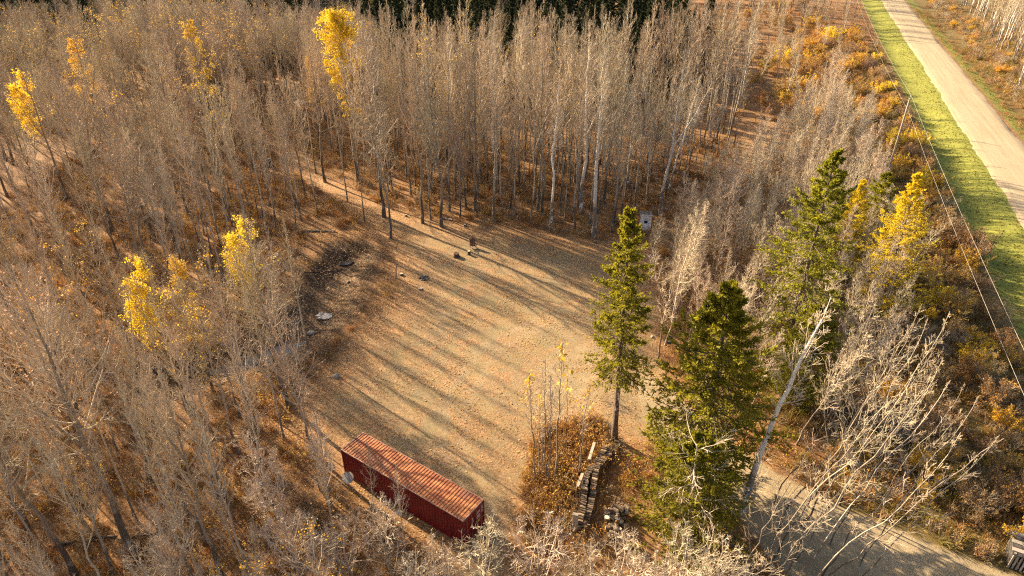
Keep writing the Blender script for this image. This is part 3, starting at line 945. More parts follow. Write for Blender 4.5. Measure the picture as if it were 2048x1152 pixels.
def leaf_mesh(name, seed, m, mat):
    rng = np.random.default_rng(seed); c = np.stack([rng.normal(size=m) * .9, rng.normal(size=m) * .9, rng.uniform(.01, .04, m)], 1)
    a = rng.uniform(0, 6.28, m); u = np.stack([np.cos(a), np.sin(a), rng.normal(size=m) * .2], 1); v = np.stack([-np.sin(a), np.cos(a), rng.normal(size=m) * .2], 1)
    s = (.058 * rng.uniform(.7, 1.4, m))[:, None]
    g = Geo(); g.quads(np.stack([c - u * s, c + v * s * .8, c + u * s, c - v * s * .8], 1)); return g.build(name, M[mat])


LV = [leaf_mesh('leaf_drift', 41, 14, 'litter'), leaf_mesh('leaf_drift', 42, 12, 'orange'), leaf_mesh('leaf_drift', 43, 12, 'litter'), leaf_mesh('leaf_drift', 44, 12, 'brownleaf')]


def litter_ok(x, y):
    d = sdist(CLEAR, x, y); k = fbm(x / 2.3, y / 2.3, 71) + .12 * np.exp(-np.maximum(d, 0) / 2.0)
    return ((d > -2.5) & (k > .47)) | ((dist_line(HOLLOW, x, y) < 10) & (d < 0) & (dist_line(HOLLOW, x, y) > 1.5)) | ((sdist(TRAIL, x, y) > 0) & (k > .3))


scatter('fallen_leaves', rand_pts(9000, -46, 42, 30, 132, 25, litter_ok), LV, 26, .8, 1.3, 'dry fallen leaves strewn over the clearing', .0)

# ------------------------------------------------------------------ planting
PLANTED = []           # records that get their labels at the end


def plant(key, x, y, h, name, kind_words, rot=None, lean=(0, 0), label=None, cat='tree', group=None, parts=True):
    v = VAR[key]
    rng = random.Random(int(x * 131 + y * 977) + len(PLANTED))
    z = float(zt(x, y)) - .05
    if name == 'willow_shrub':
        name = {'willow2': 'leafless_shrub', 'willow3': 'leafless_shrub', 'orangebush': 'orange_shrub', 'goldbush': 'golden_shrub', 'yellowbush': 'golden_shrub'}.get(key, name)
    root = link(name, None, None, (x, y, z))
    s = h / v['h']
    root.scale = (s * rng.uniform(.95, 1.08), s * rng.uniform(.95, 1.08), s) if not v.get('conifer') else (max(s, .85) if s < .85 else s, max(s, .85) if s < .85 else s, s)
    rz = rng.uniform(0, 6.283) if rot is None else rot
    q = Euler((R(lean[1]), R(lean[0]), 0)).to_quaternion() @ Euler((0, 0, rz)).to_quaternion()
    root.rotation_euler = q.to_euler()
    root['category'] = cat
    link('stems' if v.get('shrub') else 'trunk', v['trunk'], root)
    link('twigs' if v.get('shrub') else 'branches' if v.get('conifer') else 'crown', v['crown'], root)
    if v['leaves']:
        link('foliage' if v.get('conifer') else 'leaves', v['leaves'], root)
    PLANTED.append(dict(o=root, x=x, y=y, words=kind_words, label=label, group=group, h=h, key=key, lean=lean))
    if label: root['label'] = label
    if group: root['group'] = group
    return root


def plant_px(key, bx, by, trow, name, words, **k):
    p = at(bx, by); h = top_height(p[0], p[1], trow)
    return plant(key, float(p[0]), float(p[1]), h, name, words, **k)


# conifers and other trees one can point at
plant_px('spruce_a', 1228, 880, 410, 'spruce', '', rot=.4, lean=(-1.6, 0), label='tall narrow green spruce with a long bare lower trunk, at the end of the firewood')
plant_px('spruce_b', 1400, 962, 572, 'spruce', '', rot=1.4, lean=(-1.5, 0), label='bushy full-crowned green spruce beside the gravel drive')
plant_px('spruce_c', 1556, 760, 290, 'spruce', '', rot=2.2, label='tallest ragged green spruce standing among the pale saplings')
plant('spruce_d', 12.6, 33.6, 9.2, 'spruce', '', rot=.3, label='low spreading spruce behind the dead birch near the log heap')
plant('spruce_b', 25.5, 47.5, 10.5, 'spruce', '', rot=4.0, label='small shaded spruce at the foot of the tallest ragged spruce')
plant('spruce_c', 41.5, 71, 13.5, 'spruce', '', rot=1.0, label='dark green spruce half hidden between the two yellow larches')
plant('spruce_a', 29.8, 61.5, 15, 'spruce', '', rot=3.0, label='slim spruce just behind the tallest ragged spruce')
plant_px('larch', 1752, 640, 345, 'larch', '', rot=.5, lean=(-2, 0), label='bright yellow larch leaning beside the roadside brush')
plant_px('larch', 1672, 560, 360, 'larch', '', rot=2.5, label='smaller golden larch behind the tallest ragged spruce')
plant('snag', 12.4, 32.3, 9.5, 'dead_birch', '', rot=2.0, label='dead white birch with crooked bare limbs before the low spruce', cat='tree')
plant_px('tall_yellow', 716, 362, 22, 'yellow_poplar', '', lean=(-.5, 0), label='tall poplar with a bright yellow crown rising over the bare forest')
plant_px('half_yellow', 545, 700, 400, 'yellow_poplar', '', rot=0.2, lean=(0, 0), label='poplar keeping a yellow strip of leaves, left of the dug hollow')
plant_px('half_yellow', 375, 820, 500, 'yellow_poplar', '', rot=.9, label='poplar with yellow leaves on its side, deep in the near left stand')
plant_px('half_gold', 430, 790, 515, 'yellow_poplar', '', rot=.4, label='poplar with thin golden leaves beside the two yellow-sided poplars')
plant_px('half_yellow', 135, 400, 130, 'yellow_poplar', '', rot=.5, label='far poplar with a yellow-leaved side at the left forest edge')
plant_px('half_gold', 225, 330, 75, 'yellow_poplar', '', rot=1.5, label='far poplar with sparse golden leaves among the bare left trees')
plant_px('half_gold', 640, 285, 110, 'yellow_poplar', '', rot=2.9, label='bare poplar holding one tuft of golden leaves by the tree stand')
plant_px('half_gold', 435, 300, 40, 'yellow_poplar', '', rot=4.1, label='poplar with orange-gold leaves near its top, over the left stand')
plant_px('birch0', 1187, 476, 95, 'birch', '', lean=(.3, 0), label='tall straight white birch at the back edge of the clearing')
plant_px('birch2', 1320, 432, 110, 'birch', '', lean=(3.5, 0), label='thick white birch leaning beside the outhouse')
plant_px('birch1', 1336, 385, 150, 'birch', '', lean=(9, 0), label='slender birch leaning right behind the thick birch by the outhouse')
r_ = plant_px('birch_big', 1482, 1022, 600, 'birch', '', rot=1.1, lean=(6.5, 0), label='large leaning birch with a white upper trunk beside the gravel drive')

# trunks standing clear in the photograph: base pixel, top row, variant, lean
CLEARLY = [
    (768, 433, 60, 'poplar0', (0, 0)), (781, 477, 185, 'poplar3', (-1.2, 0)), (845, 446, 80, 'aspen1', (0, 0)), (883, 453, 95, 'aspen5', (0, 0)), (862, 440, 130, 'aspen2', (0, 0)),
    (823, 393, 60, 'aspen0', (0, 0)), (868, 376, 70, 'poplar1', (0, 0)), (951, 431, 60, 'aspen1', (0, 0)), (1075, 423, 40, 'aspen3', (0, 0)), (1086, 430, 60, 'aspen5', (0, 0)), (1223, 466, 130, 'aspen6', (0, 0)),
    (1250, 402, 60, 'aspen2', (0, 0)), (1155, 416, 70, 'aspen4', (0, 0)), (1121, 423, 50, 'aspen0', (0, 0)), (1038, 372, 30, 'aspen6', (0, 0)), (720, 367, 90, 'aspen1', (0, 0)), (695, 402, 150, 'aspen4', (0, 0)),
    (730, 443, 170, 'aspen2', (0, 0)), (650, 363, 80, 'poplar0', (0, 0)), (542, 248, 20, 'aspen3', (0, 0)), (612, 396, 120, 'aspen1', (-1, 0)), (632, 346, 60, 'aspen4', (0, 0)), (507, 346, 100, 'aspen0', (0, 0)),
    (577, 812, 470, 'poplar2', (0, 0)), (586, 782, 520, 'aspen2', (0, 0)), (604, 762, 440, 'aspen4', (0, 0)), (621, 714, 430, 'aspen6', (0, 0)), (371, 1020, 640, 'aspen0', (0, 0)), (360, 1030, 700, 'aspen4', (0, 0)),
    (521, 921, 560, 'aspen2', (0, 0)), (474, 906, 600, 'poplar1', (0, 0)), (272, 1107, 560, 'poplar2', (-2, 0)), (150, 1152, 700, 'poplar0', (0, 0)), (440, 1142, 720, 'aspen1', (0, 0)), (382, 1152, 760, 'aspen6', (0, 0)),
    (228, 1152, 800, 'aspen3', (0, 0)), (590, 1140, 900, 'sapling0', (0, 0)), (540, 1100, 850, 'sapling4', (0, 0)), (470, 1040, 740, 'aspen2', (0, 0)), (300, 960, 560, 'poplar3', (0, 0)), (640, 870, 690, 'sapling3', (0, 0)),
    (225, 470, 150, 'poplar2', (0, 0)), (300, 545, 260, 'poplar0', (0, 0)), (140, 560, 300, 'poplar4', (0, 0)), (240, 520, 230, 'aspen1', (0, 0)), (380, 430, 180, 'poplar4', (0, 0)), (460, 420, 140, 'poplar1', (0, 0)),
    (1312, 725, 480, 'sapling0', (2, 0)), (1330, 690, 420, 'sapling1', (3, 0)), (1300, 570, 430, 'sapling2', (1, 0)), (1345, 640, 400, 'sapling4', (2, 0)), (1480, 215, 20, 'birch1', (1, 0)), (1268, 430, 100, 'aspen0', (0, 0)),
]
for bx, by, tr_, key, ln in CLEARLY:
    nm = {'p': 'bare_poplar', 'a': 'bare_aspen', 'b': 'birch', 's': 'aspen_sapling'}[key[0]]
    wds = {'p': 'twiggy bare poplar', 'a': 'slim bare aspen', 'b': 'white-barked birch', 's': 'pale bare sapling'}[key[0]]
    plant_px(key, bx, by, tr_, nm, wds, lean=ln)
# thin whips in the weeds
for bx, by, tr_ in ((1070, 962, 735), (1078, 955, 790), (1093, 962, 720), (1097, 966, 745), (1112, 955, 690), (1085, 950, 800), (1158, 950, 760), (1130, 900, 770)):
    plant_px('whip%d' % (bx % 2), bx, by, tr_, 'aspen_whip', 'thin bare whip', lean=(random.Random(bx).uniform(-3, 1), 0), group='thin whips growing in the weed patch')
# leaning saplings over the drive
FR = [(1475, 1120, 930, 17), (1500, 1160, 700, 13), (1545, 1190, 720, 13), (1580, 1180, 760, 16), (1620, 1200, 820, 19), (1530, 1130, 690, 9), (1590, 1120, 700, 10), (1640, 1160, 790, 15), (1690, 1190, 860, 21),
      (1560, 1060, 660, 9), (1600, 1050, 640, 7), (1560, 1240, 830, 16), (1500, 1230, 960, 12), (1660, 1090, 760, 10), (1480, 1180, 820, 11), (1610, 1010, 600, 8), (1640, 1000, 610, 9), (1680, 1010, 640, 8)]
FR += [(1720, 1130, 800, 12), (1550, 1010, 700, 8), (1440, 1200, 900, 9), (1760, 1000, 760, 8), (1740, 960, 700, 6), (1700, 960, 650, 5)]
for k, (bx, by, tr_, ln) in enumerate(FR):
    plant_px('sparse%d' % (k % 5), bx, by, tr_, 'aspen_sapling', 'pale leaning sapling', rot=[-.4, .3, 0, .6, -.2][k % 5], lean=(ln, 0))
# low bushy trees along the near edge
BT = [(795, 1185, 995), (870, 1250, 1075), (965, 1250, 1060), (1085, 1250, 1020), (1160, 1290, 1100), (1250, 1280, 1085), (1335, 1250, 1060), (1405, 1270, 1080), (700, 1230, 1040), (905, 1300, 1120),
      (1290, 1300, 1110), (1450, 1290, 1110), (620, 1250, 1030), (830, 1310, 1110)]
for k, (bx, by, tr_) in enumerate(BT):
    plant_px('bushy%d' % (k % 3), bx, by, tr_, 'bushy_sapling', 'pale bushy sapling')

rngF = np.random.default_rng(77)


def fill(poly, n, dmin, existing, ok=None):
    """random spots in a picked area, kept apart"""
    x0, y0 = poly.min(0); x1, y1 = poly.max(0)
    out = []
    ex = list(existing)
    cell = {}
    for e in ex: cell.setdefault((int(e[0] // dmin), int(e[1] // dmin)), []).append(e)
    tries = 0
    while len(out) < n and tries < n * 40:
        tries += 1
        p = (rngF.uniform(x0, x1), rngF.uniform(y0, y1))
        if not inside(poly, np.array([p[0]]), np.array([p[1]]))[0] or (ok and not ok(*p)): continue
        cx, cy = int(p[0] // dmin), int(p[1] // dmin)
        if any((p[0] - e[0]) ** 2 + (p[1] - e[1]) ** 2 < dmin * dmin for i in (-1, 0, 1) for j in (-1, 0, 1) for e in cell.get((cx + i, cy + j), ())): continue
        cell.setdefault((cx, cy), []).append(p); out.append(p)
    return out


def free(x, y):
    xa, ya = np.array([x]), np.array([y])
    if sdist(CLEAR, xa, ya)[0] > -.6 or sdist(DRIVE, xa, ya)[0] > -1 or sdist(TRAIL, xa, ya)[0] > -.3: return False
    if dist_line(HOLLOW, xa, ya)[0] < 4.5 and x > -33: return False
    if -8.5 < road_s(x, y) < 13: return False
    if inside(WEEDS, xa, ya)[0]: return False
    lx, ly = (x + 8.4) * .821 - (y - 36.72) * .571, (x + 8.4) * .571 + (y - 36.72) * .821
    if abs(lx) < 7 and abs(ly) < 2.3: return False
    if abs(x - 17.9) < 2 and 78 < y < 86: return False
    if 104 < y < 131 and abs(x / y - STAND[0] / STAND[1]) < .014: return False
    return True


STAND = at(600, 262)


def spots():
    return [(p['x'], p['y']) for p in PLANTED]


BACK = atl([(560, 150), (600, 250), (690, 340), (800, 405), (900, 435), (1060, 450), (1180, 465), (1270, 440), (1310, 420), (1400, 360), (1480, 290), (1500, 235), (1535, 190), (1540, 120), (1440, 60), (1200, 55), (800, 55), (520, 80), (500, 120)])
LEFT = atl([(-400, 150), (300, 120), (470, 140), (495, 260), (520, 330), (620, 410), (600, 445), (420, 560), (250, 640), (0, 720), (-400, 800)])
NEARL = atl([(-250, 800), (0, 740), (300, 690), (470, 760), (560, 830), (640, 900), (700, 1010), (780, 1060), (830, 1120), (880, 1250), (700, 1420), (0, 1450), (-300, 1250)])
STRIP = atl([(1330, 510), (1400, 440), (1480, 390), (1560, 320), (1600, 230), (1660, 220), (1715, 330), (1740, 480), (1790, 640), (1770, 760), (1690, 860), (1600, 930), (1480, 860), (1400, 780), (1345, 700), (1335, 600)])
ACROSS = atl([(1905, 4), (1965, 70), (2030, 165), (2110, 270), (2150, 190), (2070, 50), (1990, 4)])
BRUSH = atl([(1600, 90), (1700, 60), (1755, 130), (1825, 270), (1885, 395), (1945, 510), (2048, 600), (2200, 760), (2200, 1160), (2040, 1120), (1850, 1062), (1640, 975), (1700, 880), (1810, 770), (1850, 640), (1805, 470), (1765, 320), (1700, 190), (1600, 180)])

# back stand: the front rows as trees of their own, the depth as one forest mass
bs = fill(BACK, 330, 2.2, spots(), lambda x, y: free(x, y) and y < 112 and (x < 22 or (x * 7.13 + y * 3.7) % 1 < .62)) + fill(BACK, 130, 2.0, [], lambda x, y: free(x, y) and 112 <= y < 127 and x < 42)
bs.sort(key=lambda p: p[1])
for k, (x, y) in enumerate(bs[:170]):
    key = 'aspen%d' % rngF.integers(0, 8) if rngF.uniform() > .06 else 'birch%d' % rngF.integers(0, 3)
    plant(key, x, y, float(rngF.uniform(15, 25.5)) if x < 16 else float(rngF.uniform(12, 18)), 'bare_aspen' if key[0] == 'a' else 'birch', 'slim bare aspen' if key[0] == 'a' else 'birch', lean=tuple(rngF.normal(size=2) * 1.3))
mass = [(x, y) for x, y in bs[170:]]
BANK = atl([(330, 560), (430, 430), (520, 350), (640, 425), (598, 462), (470, 560), (380, 640)])
for x, y in fill(BANK, 42, 2.2, spots(), free):
    plant('aspen%d' % [0, 2, 4, 7][rngF.integers(0, 4)], x, y, float(rngF.uniform(15, 20)), 'bare_aspen', 'slim bare aspen', lean=tuple(rngF.normal(size=2) * 1.5))
ls = fill(LEFT, 270, 2.8, spots(), free)
ls.sort(key=lambda p: p[1])
for k, (x, y) in enumerate(ls[:95]):
    key = ['poplar0', 'poplar1', 'poplar2', 'poplar3', 'poplar4', 'aspen6', 'aspen1', 'aspen3', 'aspen0', 'aspen7'][rngF.integers(0, 10)]
    plant(key, x, y, float(rngF.uniform(13.5, 19.5)), 'bare_poplar' if key[0] == 'p' else 'bare_aspen', 'twiggy bare poplar' if key[0] == 'p' else 'slim bare aspen', lean=tuple(rngF.normal(size=2) * 2))
mass_left = ls[95:]
ns = fill(NEARL, 112, 2.5, spots(), free)
for k, (x, y) in enumerate(ns):
    if y < 22 and abs(x) < 12: continue
    key = ['poplar1', 'poplar3', 'aspen0', 'aspen2', 'sapling0', 'aspen7', 'aspen6', 'sapling1', 'aspen2', 'aspen4'][rngF.integers(0, 10)]
    h = float(rngF.uniform(12, 18)) if key[0] != 's' else float(rngF.uniform(7, 11))
    if y < 30: h = min(h, 5 + .42 * y)
    if x > -16 and y > 30: h = min(h, 9.0)
    nm = {'p': ('bare_poplar', 'twiggy bare poplar'), 'a': ('bare_aspen', 'slim bare aspen'), 's': ('aspen_sapling', 'pale bare sapling')}[key[0]]
    plant(key, x, y, h, nm[0], nm[1], lean=tuple(rngF.normal(size=2) * 2))
ss_ = fill(STRIP, 225, 1.45, spots(), free)
for k, (x, y) in enumerate(ss_):
    key = 'sapling%d' % rngF.integers(0, 6)
    plant(key, x, y, float(rngF.uniform(7.5, 12.5)), 'aspen_sapling', 'pale bare sapling', lean=(float(rngF.normal() * 2.5 + 2.5), float(rngF.normal() * 2)))
ac = fill(ACROSS, 150, 1.8, spots(), lambda x, y: road_s(x, y) > 15.5)
for x, y in ac:
    plant('birch%d' % rngF.integers(0, 3) if rngF.uniform() > .5 else 'aspen%d' % rngF.integers(0, 7), x, y, float(rngF.uniform(13, 18)), 'birch', 'roadside birch', lean=tuple(rngF.normal(size=2) * 2))
EAST = atl([(1440, 12), (1480, 90), (1500, 180), (1505, 235), (1570, 290), (1650, 215), (1700, 180), (1690, 70), (1610, 12)])
ea = fill(EAST, 95, 2.6, spots(), lambda x, y: free(x, y) and road_s(x, y) < -13)
for x, y in ea:
    if rngF.uniform() < .6:
        plant('sapling%d' % rngF.integers(0, 6), x, y, float(rngF.uniform(8, 12)), 'aspen_sapling', 'pale bare sapling', lean=tuple(rngF.normal(size=2) * 2))
    else:
        key = ['willow0', 'willow3', 'goldbush', 'orangebush'][rngF.integers(0, 4)]
        plant(key, x, y, float(rngF.uniform(2.5, 4.5)), 'willow_shrub', {'willow0': 'brown-leaved willow shrub', 'willow3': 'grey leafless shrub', 'goldbush': 'golden-leaved shrub', 'orangebush': 'orange-leaved shrub'}[key], cat='shrub')
# roadside brush
bspot = fill(BRUSH, 210, 1.9, spots(), free)
for x, y in bspot:
    t = rngF.uniform()
    key = 'willow0' if t < .26 else 'willow1' if t < .48 else 'willow2' if t < .52 else 'willow3' if t < .60 else 'orangebush' if t < .80 else 'goldbush' if t < .96 else 'yellowbush'
    wds = {'willow0': 'brown-leaved willow shrub', 'willow1': 'orange-flecked willow shrub', 'willow2': 'dark leafless shrub', 'willow3': 'grey leafless shrub', 'orangebush': 'orange-leaved shrub', 'goldbush': 'golden-leaved shrub', 'yellowbush': 'bright yellow shrub'}[key]
    low = 1.1 if y < 42 and x > 40 else 1.6
    plant(key, x, y, float(rngF.uniform(low, low + 1.8)), 'willow_shrub', wds, cat='shrub')
for bx, by, key, h in ((1790, 300, 'yellowbush', 4.0), (1830, 300, 'yellowbush', 3.4), (1570, 130, 'yellowbush', 5), (1600, 110, 'goldbush', 5), (1700, 90, 'orangebush', 4), (1880, 940, 'orangebush', 3.2), (1850, 960, 'goldbush', 3.0), (1910, 640, 'orangebush', 3.6),
                       (1420, 8, 'yellowbush', 7), (1380, 5, 'goldbush', 7), (1460, 6, 'goldbush', 7), (2040, 1010, 'orangebush', 3), (1910, 500, 'willow0', 4), (1880, 470, 'willow0', 4), (1940, 520, 'willow0', 4.2), (1730, 250, 'goldbush', 4), (1620, 250, 'goldbush', 5), (1590, 230, 'orangebush', 5), (1650, 190, 'orangebush', 5), (1680, 150, 'goldbush', 4.5), (1600, 190, 'goldbush', 5), (1570, 215, 'goldbush', 4.5), (1720, 200, 'orangebush', 4), (1690, 230, 'goldbush', 4), (1640, 140, 'orangebush', 4.5), (1620, 60, 'goldbush', 5), (1660, 90, 'yellowbush', 5), (1560, 60, 'orangebush', 5)):
    wds = {'w': 'brown-leaved willow shrub', 'o': 'orange-leaved shrub', 'g': 'golden-leaved shrub', 'y': 'bright yellow shrub'}[key[0]]
    plant(key, float(at(bx, by)[0]), float(at(bx, by)[1]), h, 'willow_shrub', wds, cat='shrub')
# shrubs along the far road edge and at the edge of the back stand
far_edge = fill(atl([(1850, 4), (1905, 60), (1950, 110), (2045, 230), (2120, 310), (2140, 220), (2040, 60), (1950, 4)]), 120, 2.2, spots(), lambda x, y: road_s(x, y) > 13.5)
for x, y in far_edge:
    key = ['willow0', 'willow1', 'goldbush', 'willow3'][rngF.integers(0, 4)]
    plant(key, x, y, float(rngF.uniform(1.2, 2.6)), 'willow_shrub', {'willow0': 'brown-leaved willow shrub', 'willow1': 'orange-flecked willow shrub', 'goldbush': 'golden-leaved shrub', 'willow3': 'grey leafless shrub'}[key], cat='shrub')

# the depth of the forest: one mass
fm = [joined('aspen%d' % k, 'forest_tree') for k in (0, 1, 2, 4, 6)]
m1 = np.array(mass); m1 = np.stack([m1[:, 0], m1[:, 1], zt(m1[:, 0], m1[:, 1])], 1)
scatter('deep_forest', m1, fm, 31, .78, 1.05, 'bare aspens too many to count, deep in the back stand', .025)
m2 = np.array(mass_left)
far2 = np.array(fill(np.array([(-260., 170.), (-75., 150.), (-60., 185.), (60., 225.), (110., 230.), (150., 300.), (60., 330.), (-300., 330.)]), 600, 4.2, mass))
far3 = np.array(fill(np.array([(-82., 128.), (-50., 130.), (-26., 128.), (-24., 146.), (-50., 170.), (-88., 174.)]), 130, 2.6, spots(), lambda x, y: y > 133 or abs(x / y - STAND[0] / STAND[1]) > .02))
m2 = np.concatenate([m2, far2, far3]); m2 = np.stack([m2[:, 0], m2[:, 1], zt(m2[:, 0], m2[:, 1])], 1)
fl_ = [joined('poplar%d' % k, 'forest_tree') for k in (0, 1, 3)]
scatter('left_forest', m2, fl_, 32, .75, 1.0, 'bare poplars too many to count, far into the forest', .03)
fc = np.array(fill(np.array([(-230., 190.), (-85., 180.), (-55., 172.), (-22., 140.), (38., 138.), (46., 150.), (46., 215.), (44., 240.), (-230., 240.)]), 560, 3.4, []))
fc = np.stack([fc[:, 0], fc[:, 1], zt(fc[:, 0], fc[:, 1])], 1)
scatter('far_spruce_wood', fc, [joined('far_spruce', 'far_spruce_tree')], 33, .55, 1.1, 'dark far-off spruce wood behind the bare forest', .02)
#PART2
# ------------------------------------------------------------------ shipping container
def container():
    rust = N('rusty_roof_steel'); co = rust.pos(True)
    a = rust.noise(co, .8, 5, .65, (1, 2, 1)); b = rust.noise(co, 5, 4, .7, (1.6, .5, 1)); c_ = rust.noise(co, .45, 3, .6)
    col = rust.ramp(rust.math('ADD', rust.math('MULTIPLY', a, .55), rust.math('MULTIPLY', b, .45)),
                    [(.32, (.11, .03, .017)), (.44, (.26, .072, .03)), (.55, (.40, .155, .052)), (.69, (.50, .28, .11))])
    col = rust.mix(rust.ramp(c_, [(.52, (0,) * 3), (.66, (.55,) * 3)]), col, (.20, .10, .075))
    rust.bump(b, .3, .01); roof = rust.done(col, .6)
    pn = N('red_container_paint'); co = pn.pos(True)
    a = pn.noise(co, 1.2, 5, .65, (1, 1, .35)); b = pn.noise(co, 9, 4, .7)
    col = pn.ramp(a, [(.35, (.115, .009, .011)), (.62, (.20, .017, .017))])
    col = pn.mix(pn.ramp(b, [(.64, (0,) * 3), (.72, (.8,) * 3)]), col, (.16, .055, .025)); red = pn.done(col, .5)
    faded = m_plain('faded_sticker', [(.4, (.34, .20, .19)), (.6, (.44, .30, .28))], 6, amt=0)
    ochre = m_plain('ochre_sticker', [(.4, (.38, .22, .04)), (.6, (.46, .28, .06))], 6, amt=0)
    steel = m_plain('worn_steel', [(.4, (.20, .09, .07)), (.6, (.34, .22, .16))], 9, amt=0)
    yaw = -34.82
    ux, uy = math.cos(R(yaw)), math.sin(R(yaw))
    cx, cy = -13.405 + ux * 6.095 - uy * 1.22, 39.204 + uy * 6.095 + ux * 1.22
    T = thing('shipping_container', 'long rust-roofed red shipping container at the near edge of the clearing', 'container', (cx, cy, float(zt(cx, cy)) * .3), (0, 0, R(yaw)))
    Lh, Wh, Hh = 6.095, 1.22, 2.59

    def corr(name, mat, n, per, depth, P, axis_len, other, noise=0.0):
        """trapezoid corrugation: P(u, v, d) -> point"""
        us, ds = [], []
        k = int(axis_len / per); per = axis_len / k
        for i in range(k):
            for f, d in ((0, 0), (.30, 0), (.42, 1), (.82, 1), (.94, 0)):
                us.append((i + f) * per); ds.append(d * depth)
        us.append(axis_len); ds.append(0)
        vs = np.linspace(0, other, n)
        U, V = np.meshgrid(us, vs, indexing='ij'); D = np.repeat(np.array(ds)[:, None], n, 1)
        if noise:
            D = D - noise * np.clip(fbm(U * .6, V * .9, 5) - .42, 0, 1) * np.sin(np.pi * np.clip(V / other, 0, 1)) * 2
        pts = P(U, V, D)
        nx = n; i = (np.arange(len(us) - 1)[:, None] * nx + np.arange(nx - 1)[None]).ravel()
        g = Geo(); g.v = [pts.reshape(-1, 3)]; g.f4 = [np.stack([i, i + nx, i + nx + 1, i + 1], -1)]; g.m4 = [np.zeros(len(i))]
        return link(name, g.build(name, mat), T)

    corr('roof_panel', roof, 9, .262, .030, lambda u, v, d: np.stack([u - Lh + .08, v - Wh + .06, Hh - .045 + d], -1), 2 * Lh - .16, 2 * Wh - .12, .06)
    for sgn in (-1, 1):
        corr('side_panel', red, 3, .276, .036, lambda u, v, d, s=sgn: np.stack([u - Lh + .1, s * (Wh - .05 + d), v + .16], -1), 2 * Lh - .2, Hh - .28)
    corr('end_panel', red, 3, .24, .036, lambda u, v, d: np.stack([0 * u - Lh + .05 - d, u - Wh + .08, v + .16], -1), 2 * Wh - .16, Hh - .28)
    for sx in (-1, 1):
        for sy in (-1, 1):
            x0 = sx * Lh - (.14 if sx > 0 else 0); y0 = sy * Wh - (.12 if sy > 0 else 0)
            box('corner_post', red, T, x0 + .004, x0 + .136, y0 + .004, y0 + .116, .13, Hh - .12, .006)
            for z0 in (0, Hh - .118):
                box('corner_casting', steel, T, sx * Lh - (.178 if sx > 0 else 0), sx * Lh + (.178 if sx < 0 else 0), sy * Wh - (.162 if sy > 0 else 0), sy * Wh + (.162 if sy < 0 else 0), z0, z0 + .12, .008)
    for sy in (-1, 1):
        ya, yb = (Wh - .075, Wh - .008) if sy > 0 else (-Wh + .008, -Wh + .075)
        box('bottom_rail', red, T, -Lh + .18, Lh - .18, ya, yb, .004, .155)
        box('top_rail', steel, T, -Lh + .18, Lh - .18, ya, yb, Hh - .085, Hh - .012)
    for sx in (-1, 1):
        xa, xb = (Lh - .10, Lh - .008) if sx > 0 else (-Lh + .008, -Lh + .10)
        box('header', steel, T, xa, xb, -Wh + .165, Wh - .165, Hh - .11, Hh - .010)
        box('door_sill' if sx > 0 else 'end_rail', red, T, xa, xb, -Wh + .165, Wh - .165, .006, .155)
    # pair of doors on the right-hand end
    for sy in (-1, 1):
        d = box('door', red, T, Lh - .085, Lh - .045, min(sy * .012, sy * (Wh - .13)), max(sy * .012, sy * (Wh - .13)), .16, Hh - .115, .004)
        for k in range(4):
            z = .35 + k * .58
            box('door_rib', red, d, Lh - .046, Lh - .030, min(sy * .05, sy * (Wh - .17)), max(sy * .05, sy * (Wh - .17)), z, z + .40, .004)
        for k, yy in enumerate((.28, .80)):
            cyl('lock_rod', steel, d, (Lh - .008, sy * yy, .12), (Lh - .008, sy * yy, Hh - .06), .018, None, 8)
            box('lock_handle', steel, d, Lh + .004, Lh + .018, sy * yy - .16, sy * yy + .16, 1.16, 1.20)
        for k in range(4):
            box('hinge', steel, d, Lh - .05, Lh - .012, sy * (Wh - .12) - .05, sy * (Wh - .12) + .05, .30 + k * .6, .42 + k * .6)
    for (y0, y1, z0, z1, m) in ((.36, .72, 1.75, 2.02, faded), (.36, .74, 1.25, 1.62, faded), (.36, .70, .85, 1.12, ochre), (.88, 1.06, 1.5, 2.2, faded), (-.2, -.06, 1.4, 1.9, faded)):
        box('door_marking', m, T, Lh - .029, Lh - .026, y0, y1, z0, z1)
    box('floor_deck', steel, T, -Lh + .1, Lh - .1, -Wh + .08, Wh - .08, .10, .15)
    # dish standing at the left end
    px, py, pz = gp(699, 975)
    dm = m_plain('dish_grey_white', [(.4, (.52, .50, .46)), (.6, (.62, .60, .56))], 5, amt=0); gal = m_plain('galvanised_tube', [(.4, (.30, .29, .27)), (.6, (.40, .39, .36))], 5, amt=0)
    D = thing('satellite_dish', 'small round white satellite dish standing by the left end of the container', 'satellite dish', (px, py, pz), (0, 0, R(200)))
    cyl('mast', gal, D, (0, 0, -.1), (0, 0, 1.25), .03)
    bm = bmesh.new(); rings = []
    for j in range(7):
        r = .44 * j / 6; z = .55 * r * r
        rings.append([bm.verts.new((r * math.cos(q * math.pi / 12), r * math.sin(q * math.pi / 12) * 1.08, z)) for q in range(24)] if j else [bm.verts.new((0, 0, 0))])
    for j in range(1, 7):
        for q in range(24):
            a_, b_ = rings[j][q], rings[j][(q + 1) % 24]
            bm.faces.new((rings[0][0], a_, b_)) if j == 1 else bm.faces.new((rings[j - 1][q], a_, b_, rings[j - 1][(q + 1) % 24]))
    bmesh.ops.solidify(bm, geom=bm.faces[:], thickness=.012)
    link('reflector', bm_mesh(bm, 'reflector', dm, True), D, (0, .06, 1.28), (R(-52), 0, 0))
    cyl('feed_arm', gal, D, (0, .05, 1.0), (0, .55, 1.22), .014); box('feed_horn', gal, D, -.04, .04, .52, .62, 1.20, 1.30, .01)


container()


